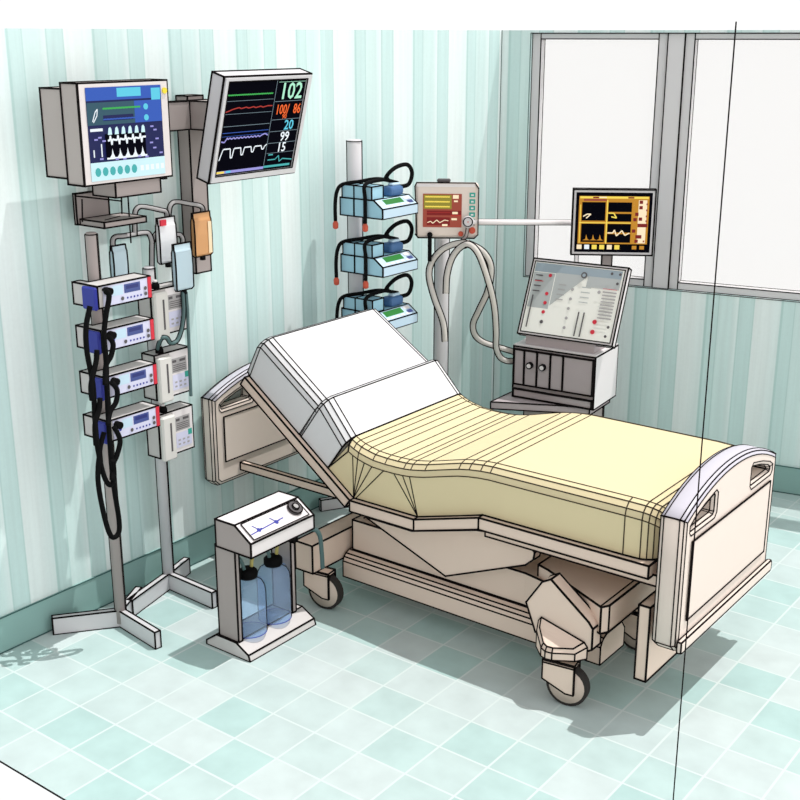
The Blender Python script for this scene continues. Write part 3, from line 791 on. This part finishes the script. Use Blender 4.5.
for k in range(5): S.rect('e_white', .62 + .07 * k, .07, .665 + .07 * k, .13)
f.build('screen', fr)
f = mb('yellowbtn'); f.cyl((-3.98, 3.545, 2.468), (-3.974, 3.545, 2.468), .013, 14); f.build('button', fr, label='yellow button')
f = mb('greybrown'); f.box((-4.16, 3.27, 2.035), (-4.01, 3.52, 2.102)); f.ink(30, .004); f.build('foot_bracket', m1)
f = mb('black'); f.box((-4.08, 3.52, 2.09), (-3.99, 3.545, 2.102)); f.build('foot', m1)

sh = thing('wall_shelf', 'small warm grey wall shelf with thin wires under the upper left monitor', 'shelf', (-4.3, 3.35, 1.89))
f = mb('greybrown'); f.box((-4.30, 3.27, 1.895), (-4.285, 3.45, 2.03)); f.ink(30, .004); f.build('back_plate', sh)
f = mb('greybrown'); f.box((-4.284, 3.285, 1.893), (-4.12, 3.52, 1.918)); f.ink(30, .004)
f.line([on(2, 1.92, 105, 220), on(2, 1.92, 120, 216)], .002); f.build('tray', sh)
f = mb('greybrown'); f.box((-4.358, 3.36, 1.95), (-4.301, 3.43, 2.01)); f.build('wall_block', sh)
for a, b_ in (((82, 199), (82.5, 222)), ((121, 183), (122, 214)), ((128, 197), (131, 243))):
    p, q = on(0, -4.17, *a), on(0, -4.17, *b_); f = mb('ink'); f.cyl(p, q, .0035, 6); f.build('wire', sh)
p, q = on(0, -4.22, 76, 196), on(0, -4.17, 121, 201); f = mb('ink'); f.cyl(p, q, .0035, 6); f.build('wire', sh)

# tilted vital signs monitor
TL = R(15.5)
m2 = thing('vital_signs_monitor', 'silver framed tilted monitor with black screen reading 102', 'monitor', (-3.945, 4.032, 2.055), rot=(0, TL, 0))
W2, H2, D2 = .57, .485, .075
f = mb('mon2case'); f.box((-D2, -W2 / 2, 0), (0, W2 / 2, H2)); f.ink(30, .0046); c2 = f.build('case', m2, True)
bz = .032
f = mb('mon2case')
for lo_, hi_ in (((.0005, -W2 / 2 + .004, .004), (.012, W2 / 2 - .004, bz)), ((.0005, -W2 / 2 + .004, H2 - bz * .6), (.012, W2 / 2 - .004, H2 - .004)), ((.0005, -W2 / 2 + .004, bz), (.012, -W2 / 2 + bz * .75, H2 - bz * .6)), ((.0005, W2 / 2 - bz, bz), (.012, W2 / 2 - .004, H2 - bz * .6))):
    f.box(lo_, hi_)
f.line([(.012, -W2 / 2 + bz * .75, bz), (.012, W2 / 2 - bz, bz), (.012, W2 / 2 - bz, H2 - bz * .6), (.012, -W2 / 2 + bz * .75, H2 - bz * .6), (.012, -W2 / 2 + bz * .75, bz)], .003)
f.build('bezel', m2, True)
f = MB(); S = Screen(f, (.001, -W2 / 2 + bz * .75, bz), (0, 1, 0), (0, 0, 1), W2 - bz * 1.75, H2 - bz * 1.6)
S.rect('scr_black', 0, 0, 1, 1)
S.rect('e_lilac', .02, .015, .62, .045); S.rect('e_yellow', .02, .018, .12, .042); S.rect('e_cyan', .14, .02, .2, .042); S.rect('e_aqua', .62, .025, .97, .05)
S.trace('e_green', [(.02 + .012 * i, .85 + .008 * (i % 2)) for i in range(48)], .014)
S.rect('e_grey', .02, .79, .6, .794)
S.trace('e_red', [(.02, .68), (.06, .69), (.1, .705)] + [(.12 + .03 * i, .71 + .006 * ((i * 7) % 3)) for i in range(15)] + [(.6, .72)], .012)
S.rect('e_grey', .02, .655, .6, .659); S.rect('e_grey', .02, .525, .6, .53); S.rect('e_blue', .02, .455, .6, .462); S.rect('e_blue', .02, .42, .6, .424)
S.trace('e_lilac', [(.02, .37), (.06, .36), (.09, .41)] + [(.1 + .022 * i, .39 + .016 * (i % 2)) for i in range(20)] + [(.56, .42), (.6, .4)], .014)
S.rect('e_grey', .62, .3, .99, .305); S.rect('e_grey', .62, .43, .99, .435); S.rect('e_grey', .62, .56, .99, .565); S.rect('e_grey', .62, .76, .99, .765); S.rect('e_grey', .605, .06, .61, .99)
S.rect('e_mint', .63, .97, .99, .974); S.rect('e_grey', .62, .19, .99, .194)
cap = [(.02, .17), (.05, .28)]
for k in range(4):
    a = .06 + .13 * k; cap += [(a, .29), (a + .08, .29), (a + .095, .19 + .02 * k), (a + .115, .19 + .02 * k), (a + .125, .28)]
S.trace('e_white', cap + [(.6, .3)], .014)
S.text('e_mint', '102', .81, .865, .25, .95); S.text('e_orange', '100/', .73, .67, .15, .78); S.text('e_orange', '86', .925, .67, .15, .78); S.text('e_orange', '90', .77, .595, .07)
S.text('e_cyan', '20', .85, .495, .15); S.text('e_white', '99', .82, .368, .145, 1); S.text('e_white', '15', .8, .248, .145, 1)
S.trace('e_aqua', [(.64, .12), (.74, .12), (.78, .16), (.8, .09), (.84, .12), (.97, .1)], .012); S.rect('e_aqua', .64, .17, .7, .185)
f.build('screen', m2, True)

# ================================================================== POLE WITH BLUE PUMPS
qx, qy = -4.18, 5.07
ps = thing('equipment_pole', 'grey equipment pole carrying three blue pumps behind the bed backrest', 'stand', (qx, qy, 0))
pole_bm(qx, qy, .02, 2.15, .043).build('pole', ps)
for e in ((-4.30, 4.86), (-3.90, 5.12), (-4.22, 5.28)): leg_bm((qx, qy, 0), (*e, 0), .001, .07).build('leg', ps)
def bluepump():
    z = 1.757; y0, y1 = 4.93, 5.24
    t = thing('infusion_pump', '', 'pump', (-4.0, 5.09, z))
    f = mb('bluebody'); f.box((-4.168, y0, z), (-4.072, y0 + .08, z + .095)); f.prism([(-4.07, z), (-4.07, z + .095), (-3.935, z + .095), (-3.875, z + .052), (-3.875, z)], y0, y1, 'y')
    f.ink(25, .0042); body = f.build('body', t)
    fv = Vector((-.06, 0, .043)); L = fv.length; fv.normalize()
    f = MB(); S = Screen(f, Vector((-3.8745, y0 + .005, z + .0525)), (0, 1, 0), fv, y1 - y0 - .01, L * .97)
    S.rect('bluelight', 0, 0, 1, 1); S.rect('green', .18, .38, .72, .92)
    for k in range(5): S.rect('offwhite', .12 + .15 * k, .1, .22 + .15 * k, .28)
    S.rect('lcd', .8, .2, .95, .5); S.rect('offwhite', .78, .6, .95, .9)
    f.build('front_panel', t)
    f = mb('bluelight'); f.box((-3.873, y0 + .004, z + .003), (-3.870, y1 - .004, z + .048)); f.build('front_lip', t)
    f = mb('bluebody'); f.box((-4.155, y0 + .002, z + .0955), (-4.072, y0 + .08, z + .165)); f.box((-4.0715, y0 + .002, z + .0955), (-3.95, y0 + .1, z + .165)); f.ink(30, .004); f.build('cartridge', t)
    f = mb('motor'); f.rbox((-4.03, y0 + .17, z + .0955), (-3.945, y0 + .285, z + .15), .018, 2); f.m('bluelight').rbox((-4.0, y0 + .2, z + .15), (-3.96, y0 + .27, z + .165), .006, 1); f.ink(60, .003); f.build('motor_block', t, label='dark blue domed block')
    # black leads with red tips
    P = lambda x, y, yy=4.92: on(1, yy, x, y + 0)
    f = mb('tubeteal' if False else 'black')
    hose(f, [(-3.98, 5.20, z + .16), (-4.02, 5.08, z + .19), (-4.08, 4.99, z + .18), (-4.15, 4.93, z + .165), (-4.165, 4.90, z + .13), (-4.175, 4.895, z + .06), (-4.175, 4.895, z - .03)], .0105)
    hose(f, [(-4.0, 5.14, z + .185), (-4.0, 5.0, z + .185), (-3.985, 4.915, z + .17), (-3.985, 4.918, z + .1), (-3.985, 4.918, z - .03)], .0105)
    hose(f, [(-4.01, 5.12, z + .18), (-3.98, 5.12, z + .22), (-3.97, 5.18, z + .25), (-3.96, 5.26, z + .255), (-3.95, 5.29, z + .21), (-3.95, 5.26, z + .15), (-3.97, 5.2, z + .14)], .0115)
    f.build('lead', t)
    for tp in ((-4.175, 4.895, z), (-3.985, 4.918, z)):
        f = mb('redtip'); f.lathe([(.006, -.075), (.015, -.07), (.016, -.045), (.009, -.03)], tp, 10); f.build('lead_tip', t, label='red lead tip')
    return t
bp_ = bluepump(); gb = 'blue pumps on the equipment pole'
bp_['label'] = 'pale blue pump with green display, topmost of three on the pole'; bp_['group'] = gb
copy_thing(bp_, (0, 0, -.312), 'pale blue pump with green display, middle one of three on the pole', gb)
copy_thing(bp_, (0, 0, -.617), 'pale blue pump with green display, lowest one just above the bed backrest', gb)

# ================================================================== BEIGE MONITOR ON POLE
YAW = R(33)
gp = on(1, 5.36, 446.2, 238)
cx_, cy_ = on(1, 5.47, 441.5, 300).x, 5.47
g_ = thing('monitor_pole', 'grey upright pole under the beige brown-screened monitor', 'stand', (cx_, cy_, 0))
pole_bm(cx_, cy_, .02, 1.72, .043).build('pole', g_)
for e in ((cx_ + .25, cy_ - .1), (cx_ - .15, cy_ - .2), (cx_ - .05, cy_ + .28)): leg_bm((cx_, cy_, 0), (*e, 0), .001, .07).build('leg', g_)
gm = thing('gas_monitor', 'beige square monitor with brown screen and green buttons before the corner', 'monitor', tuple(gp), YAW)
GW, GH = .352, .305
f = mb('beige_mon'); f.rbox((-GW / 2, 0, 0), (GW / 2, .055, GH), .018, 2); f.ink(60, .004)
f.line([(-GW / 2 + .012, -.001, .01), (-GW / 2, -.001, GH - .02), (-GW / 2 + .01, -.001, GH), (GW / 2 - .02, -.001, GH), (GW / 2, -.001, GH - .03), (GW / 2, -.001, .02), (GW / 2 - .02, -.001, 0), (-GW / 2 + .02, -.001, 0), (-GW / 2 + .003, -.001, .02)], .0045)
f.m('offwhite').box((-GW / 2 + .01, -.0015, GH - .022), (GW / 2 - .02, 0, GH - .006)); f.build('case', gm, True)
f = MB(); S = Screen(f, (-GW / 2 + .045, -.001, .06), (1, 0, 0), (0, 0, 1), .215, .185)
S.rect('e_brown', 0, 0, 1, 1); S.rect('e_olive', .02, .55, .74, .97); S.rect('e_maroon', .1, .36, .99, .5); S.rect('e_maroon', .1, .06, .7, .3)
for k in range(3): S.trace('e_yellow', [(.06 + .03 * i, .9 - .145 * k + .02 * (i % 2)) for i in range(22)], .04)
S.trace('e_red', [(.1, .44), (.7, .45)], .012); S.rect('e_red', .72, .34, .99, .38)
S.trace('e_cream', [(.12, .14), (.2, .18), (.26, .12), (.36, .22), (.44, .14), (.56, .22), (.66, .2)], .025)
S.rect('e_cream', .77, .86, .92, .97); S.rect('e_cream', .8, .76, .9, .81); S.rect('e_cream', .76, .4, .9, .47); S.rect('e_cream', .74, .22, .88, .28); S.rect('e_cream', .5, .04, .64, .1)
f.build('screen', gm, True)
f = MB(); f.m('tealbtn')
S = Screen(f, (GW / 2 - .052, -.001, .08), (1, 0, 0), (0, 0, 1), .036, .18)
for k in range(5): S.rect('tealbtn', .05, .82 - .2 * k, .95, .96 - .2 * k); S.rect('offwhite', .3, .86 - .2 * k, .7, .91 - .2 * k)
f.build('buttons', gm, True)
f = mb('redtip'); f.cyl((GW / 2 - .032, 0, .045), (GW / 2 - .032, -.012, .045), .018, 14); f.build('knob', gm, True, label='larger reddish knob')
f = mb('redtip'); f.cyl((GW / 2 - .095, 0, .025), (GW / 2 - .095, -.012, .025), .014, 12); f.build('knob', gm, True, label='smaller reddish knob')
f = mb('dkgrey'); f.rbox((-.055, .012, GH), (.02, .04, GH + .02), .008, 2); f.build('handle', gm, True)
f = mb('black'); f.ball((-GW / 2 + .085, -.012, .018), .016); f.cyl((-GW / 2 + .085, -.012, .015), (-GW / 2 + .085, -.012, -.13), .0115, 10); f.cyl((-GW / 2 + .045, .01, .0), (-GW / 2 + .045, .01, -.0), .001, 4); f.build('probe_lead', gm, True)

# ================================================================== VENTILATOR
CY = R(5.5); cw, sw = math.cos(CY), math.sin(CY)
vo = on(1, 5.86, 512.5, 396); vo = Vector((vo.x, vo.y, 0)); vz = on(1, 5.86, 512.5, 396).z
vn = thing('ventilator', 'mauve ventilator cabinet topped by a sloping white control panel by the window', 'ventilator', tuple(vo), CY)
VX = WM[vn]; VI = VX.inverted(); vnrm = (VX.to_3x3() @ Vector((0, 1, 0)))
def vl(x, y, d=0.0): return VI @ onplane(VX @ Vector((0, d, 0)), vnrm, x, y)     # pixel -> cabinet frame at depth d
rb = vl(593, 410); tz = vl(516, 346).z; Wv = rb.x; zb_ = vz
Dv = .34
f = mb('mauve'); f.box((0, 0, zb_), (Wv, Dv, tz)); f.ink(30, .0055)
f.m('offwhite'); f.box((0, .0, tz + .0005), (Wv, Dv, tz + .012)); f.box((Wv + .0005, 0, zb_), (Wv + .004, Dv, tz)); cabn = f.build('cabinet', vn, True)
hz = tz - zb_
def door(a0, a1, b0, b1, nm='cabinet_door'):
    f = mb('mauve'); f.box((Wv * a0, -.012, zb_ + hz * b0), (Wv * a1, -.0005, zb_ + hz * b1)); f.ink(30, .006); return f.build(nm, vn, True)
ds = [door(.02, .145, .27, .95), door(.15, .305, .27, .95), door(.31, .47, .27, .95), door(.475, .625, .27, .95), door(.63, .985, .27, .95)]
door(.02, .985, .02, .17, 'lower_panel')
for k, a in ((1, .225), (2, .385)):
    f = mb('black'); c = Vector((Wv * a, -.0125, zb_ + hz * .68)); f.cyl(c, c + Vector((0, -.022, 0)), .021, 16); f.m('offwhite').cyl(c + Vector((0, -.022, 0)), c + Vector((0, -.026, 0)), .013, 12)
    f.build('knob', ds[k], True)
f = mb('mauve'); f.prism([(-.06, -.17), (Wv * .62, -.02), (Wv - .03, .02), (Wv - .03, Dv - .01), (-.03, Dv - .01)], zb_ - .045, zb_ - .002, 'z'); f.ink(30, .0045); f.build('base_plate', vn, True)
f = mb('greybrown'); f.box((.06, .04, .10), (Wv - .06, Dv - .04, zb_ - .046)); f.ink(30, .004); f.build('pedestal', vn, True)
for sx in (.03, Wv - .03):
    for sy in (.0, Dv):
        f = mb('tyre'); f.lathe([(.045, -.015), (.048, 0), (.045, .015)], (sx, sy, .0485), 16, (0, 1, 0)); f.build('caster', vn, True)
f = mb('greybrown'); f.box((.0, -.02, .075), (Wv, Dv + .02, .0995)); f.ink(30, .004); f.build('foot_plate', vn, True)
# sloping panel
PB = vl(517.5, 333, .02)                   # bottom left
pr = vl(612, 346.5, .02)
xn = VX.to_3x3() @ Vector((1, 0, 0))
PT = VI @ onplane(VX @ Vector((PB.x, 0, 0)), xn, 534, 258)
PW = pr.x - PB.x
up_ = (PT - PB); PH = up_.length; up_.normalize(); pn = Vector((1, 0, 0)).cross(up_).normalized()
PM = Matrix((Vector((1, 0, 0)), up_, pn)).transposed().to_4x4(); PM.translation = PB
f = mb('offwhite'); f.box((0, 0, -.045), (PW, PH, 0), PM); f.ink(30, .0048)
f.line([PM @ Vector(q) for q in ((.016, .016, .001), (PW - .016, .016, .001), (PW - .016, PH - .016, .001), (.016, PH - .016, .001), (.016, .016, .001))], .0036)
pan = f.build('control_panel', vn, True)
f = MB(); S = Screen(f, PM @ Vector((.018, .018, 0)), (1, 0, 0), up_, PW - .036, PH - .036)
S.rect('panelwhite', 0, 0, 1, 1); S.rect('panelgrey', 0.01, .35, .25, .85); S.rect('panelblue', 0.01, .86, .98, .985); S.poly('panelgrey', [(.26, .87), (.62, .87), (.26, .4)]); S.rect('panelgrey', .62, .72, .98, .87)
for k in range(5): S.disc('red' if k < 4 else 'dkgrey', .2 + .003 * k, [.82, .56, .43, .3, .16][k], .026)
for k in range(5): S.disc('midgrey', .48, .66 - .135 * k, .022)
for k in range(4): S.rect('dkgrey', .04, .80 - .075 * k, .12, .815 - .075 * k); S.rect('midgrey', .32, .7 - .07 * k, .4, .715 - .07 * k); S.rect('panelgrey', .58, .7 - .07 * k, .68, .712 - .07 * k)
S.rect('red', .04, .72, .14, .73)
S.rect('dkgrey', .05, .06, .065, .52); S.rect('dkgrey', .6, .02, .615, .36); S.rect('dkgrey', .66, .02, .675, .36)
S.disc('red', .8, .25, .032); S.disc('red', .8, .11, .032); S.disc('midgrey', .78, .66, .024); S.disc('dkgrey', .58, .87, .045); S.disc('panelblue', .58, .87, .025)
for k in range(9): S.rect('midgrey', .82, .66 - .045 * k, .97, .68 - .045 * k)
S.rect('red', .82, .71, .97, .717)
for a, b_ in ((.88, .93), (.97, .93), (.96, .8), (.96, .2), (.95, .07)): S.disc('dkgrey', a, b_, .02)
f.build('control_face', pan, True)
f = mb('mauve'); f.prism([(.03, PB.z + .005), (.10, PB.z + .06), (.20, PB.z + .06), (.20, tz + .013), (.03, tz + .013)], Wv * .12, Wv * .95, 'x'); f.build('panel_support', vn, True)

# display over the ventilator
dp0 = on(1, 6.27, 611, 255)
dm = thing('display_monitor', 'grey framed monitor with amber and black graphs in front of the window', 'monitor', tuple(dp0), YAW)
DI = WM[dm].inverted(); dn_ = WM[dm].to_3x3() @ Vector((0, 1, 0))
def dl(x, y): return DI @ onplane(dp0, dn_, x, y)
a, b_, c = dl(571, 254.5), dl(652, 255.5), dl(654, 190)
x0, x1, zt_ = a.x, b_.x, c.z
f = mb('steel'); f.box((x0, 0, 0), (x1, .045, zt_)); f.ink(30, .0052); f.build('case', dm, True)
f = MB(); iw = .017; S = Screen(f, (x0 + iw, -.0005, iw), (1, 0, 0), (0, 0, 1), x1 - x0 - 2 * iw, zt_ - 2 * iw)
S.rect('scr_black', 0, 0, 1, 1); S.rect('e_amber', .04, .14, .96, .94); S.rect('e_yellow', .05, .9, .95, .935); S.rect('e_brown', .1, .86, .4, .895); S.rect('e_maroon', .22, .905, .3, .93); S.rect('e_maroon', .68, .905, .76, .93); S.rect('e_cream', .3, .91, .4, .93)
for q in ((.08, .53, .39, .84), (.08, .17, .39, .48), (.425, .68, .735, .84), (.425, .52, .735, .65), (.425, .335, .735, .48), (.425, .165, .735, .31)): S.rect('scr_black', *q)
S.trace('e_cream', [(.1, .6), (.15, .64), (.2, .64), (.14, .57)], .02)
for k in range(3): S.poly('e_amber', [(.1 + .09 * k, .2), (.14 + .09 * k, .22), (.15 + .09 * k, .3), (.17 + .09 * k, .22), (.2 + .09 * k, .2)])
S.trace('e_cream', [(.43, .33), (.5, .33), (.52, .38), (.55, .28), (.59, .33), (.62, .37), (.66, .29), (.72, .33)], .02)
S.trace('e_yellow', [(.43, .66), (.5, .66), (.54, .58), (.47, .6)], .02)
S.rect('e_yellow', .405, .15, .42, .88); S.rect('e_yellow', .05, .49, .73, .505); S.rect('e_yellow', .055, .16, .065, .8)
S.rect('e_cream', .76, .16, .93, .88); S.rect('e_amber', .76, .16, .82, .88); S.rect('e_maroon', .82, .43, .95, .49); S.rect('e_maroon', .8, .24, .88, .3)
for a_, b2 in ((.83, .82), (.83, .73), (.78, .62), (.76, .53), (.83, .54), (.75, .34), (.79, .17)): S.rect('e_maroon', a_, b2, a_ + .045, b2 + .055)
for a_, b2 in ((.92, .8), (.92, .7), (.92, .6), (.92, .52), (.9, .18)): S.rect('e_brown', a_, b2, a_ + .02, b2 + .03)
for k, mm in enumerate(('e_cream', 'e_white', 'e_yellow', 'e_yellow', 'e_cream', 'e_yellow')): S.rect(mm, .03 + .1 * k, .055, .095 + .1 * k, .13)
S.rect('e_amber', .76, .06, .82, .12); S.rect('e_amber', .86, .06, .92, .12)
f.build('screen', dm, True)
pz = (VX @ Vector((0, 0, tz + .013))).z
f = mb('greybrown'); xp = dl(608, 256).x; f.box((xp - .03, .05, -dp0.z + .02), (xp + .03, .085, .1)); f.ink(30, .004); f.build('post', dm, True)
f = mb('greybrown'); f.box((xp - .16, -.02, -dp0.z + .001), (xp + .16, .16, -dp0.z + .02)); f.ink(30, .004); f.build('base', dm, True)
# boom with hook for the hoses
bj = on(1, 5.40, 468, 222); be = on(1, 6.34, 578, 222.5)
hb = thing('hose_arm', 'white horizontal support arm with ball joint and hook holding the hoses', 'support arm', (be.x, be.y, 0))
f = mb('offwhite'); dv = (be - bj).normalized(); f.cyl(bj + dv * .03, be, .016, 14)
sd_ = dv.cross(VIEW).normalized()
for sg in (1, -1): f.line([bj + dv * .03 + sd_ * .016 * sg, be + sd_ * .016 * sg], .003)
f.build('rod', hb)
f = mb('steel'); f.ball(bj, .034, 16); vdir = (CAM - bj).normalized(); f.cyl(bj + vdir * .012, bj + vdir * .034, .025, 18); f.ink(50, .003); f.m('redtip').cyl(bj + vdir * .034, bj + vdir * .036, .004, 8); f.build('ball_joint', hb)
f = mb('greybrown')
hk = [bj + UP * -.02, on(1, 5.40, 466, 236), on(1, 5.40, 462, 241), on(1, 5.395, 464, 247), on(1, 5.39, 468, 245), on(1, 5.39, 468, 240)]
hose(f, hk, .0085, 8, VIEW, 6, .0026); f.build('hook', hb)
lk = on(1, 6.02, 579, 258)
f = mb('offwhite'); f.cyl(be, Vector((be.x, be.y, .02)), .012, 10)
for sg in (1, -1): f.line([be + RT * .012 * sg, Vector((be.x, be.y, .02)) + RT * .012 * sg], .0025)
f.build('upright', hb)
f = mb('greybrown'); f.cyl((be.x, be.y, .001), (be.x, be.y, .02), .09, 20); f.ink(40, .003); f.build('base', hb)
# breathing hoses
def bh(pts, lab):
    f = mb('hose'); P = [on(1, y, a, b_) for a, b_, y in pts]; hose(f, P, .0165, 10, VIEW, 8, .0046)
    o = f.build('breathing_hose'); o['label'] = lab; o['category'] = 'hose'; o['group'] = 'hoses on the support arm'
bh([(445, 341, 5.33), (443, 322, 5.33), (434, 297, 5.33), (429, 275, 5.33), (433, 260, 5.34), (445, 248, 5.36), (462, 243, 5.385), (474, 246, 5.40), (485, 254, 5.44), (491, 268, 5.48), (488, 290, 5.54), (479, 310, 5.6), (473, 324, 5.66), (475, 335, 5.72), (483, 342, 5.78), (498, 347, 5.85), (514, 352, 5.92)],
   'thick grey hose on the hook, its long free end lowest on the left')
bh([(446, 293, 5.36), (447, 275, 5.36), (452, 258, 5.37), (461, 247, 5.375), (470, 245, 5.37), (479, 255, 5.38), (488, 280, 5.42), (494, 305, 5.5), (496, 330, 5.6), (496, 347, 5.7), (500, 357, 5.8), (507, 361, 5.86), (514, 361, 5.92)],
   'thick grey hose on the hook, short free end inside the other loop')

# ================================================================== LIGHT
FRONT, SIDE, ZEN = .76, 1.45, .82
sun = bpy.data.lights.new('sun', 'SUN'); so = bpy.data.objects.new('sun', sun); COL.objects.link(so)
SD = Vector((-.25, -.27, -1)).normalized()
so.rotation_euler = SD.to_track_quat('-Z', 'Y').to_euler(); so.location = (0, 6, 6)
sun.energy = 2.8; sun.angle = R(.3); sun.color = (1, .99, .97)
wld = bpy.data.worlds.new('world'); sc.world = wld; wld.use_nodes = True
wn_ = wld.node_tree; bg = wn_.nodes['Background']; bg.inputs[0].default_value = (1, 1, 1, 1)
# sky strength shaped to light walls unevenly: raised at right, lowered front and overhead
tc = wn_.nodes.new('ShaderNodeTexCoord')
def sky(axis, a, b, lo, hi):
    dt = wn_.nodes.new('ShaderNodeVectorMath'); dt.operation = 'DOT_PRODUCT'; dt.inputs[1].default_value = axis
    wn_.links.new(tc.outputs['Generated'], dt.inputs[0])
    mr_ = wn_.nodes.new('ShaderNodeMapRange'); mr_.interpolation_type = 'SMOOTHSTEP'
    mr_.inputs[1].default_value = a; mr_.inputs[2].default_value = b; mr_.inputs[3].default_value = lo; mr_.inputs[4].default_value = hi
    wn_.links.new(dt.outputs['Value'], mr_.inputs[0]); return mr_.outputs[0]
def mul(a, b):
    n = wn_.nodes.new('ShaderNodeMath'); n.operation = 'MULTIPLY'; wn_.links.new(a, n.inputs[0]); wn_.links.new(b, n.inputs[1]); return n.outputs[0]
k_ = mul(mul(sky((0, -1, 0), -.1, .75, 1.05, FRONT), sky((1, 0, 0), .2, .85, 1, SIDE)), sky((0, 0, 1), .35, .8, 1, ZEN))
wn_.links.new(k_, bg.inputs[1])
sc.view_settings.view_transform = 'Standard'; sc.view_settings.look = 'None'; sc.view_settings.gamma = 1; sc.view_settings.exposure = 0
sc.view_settings.use_curve_mapping = False
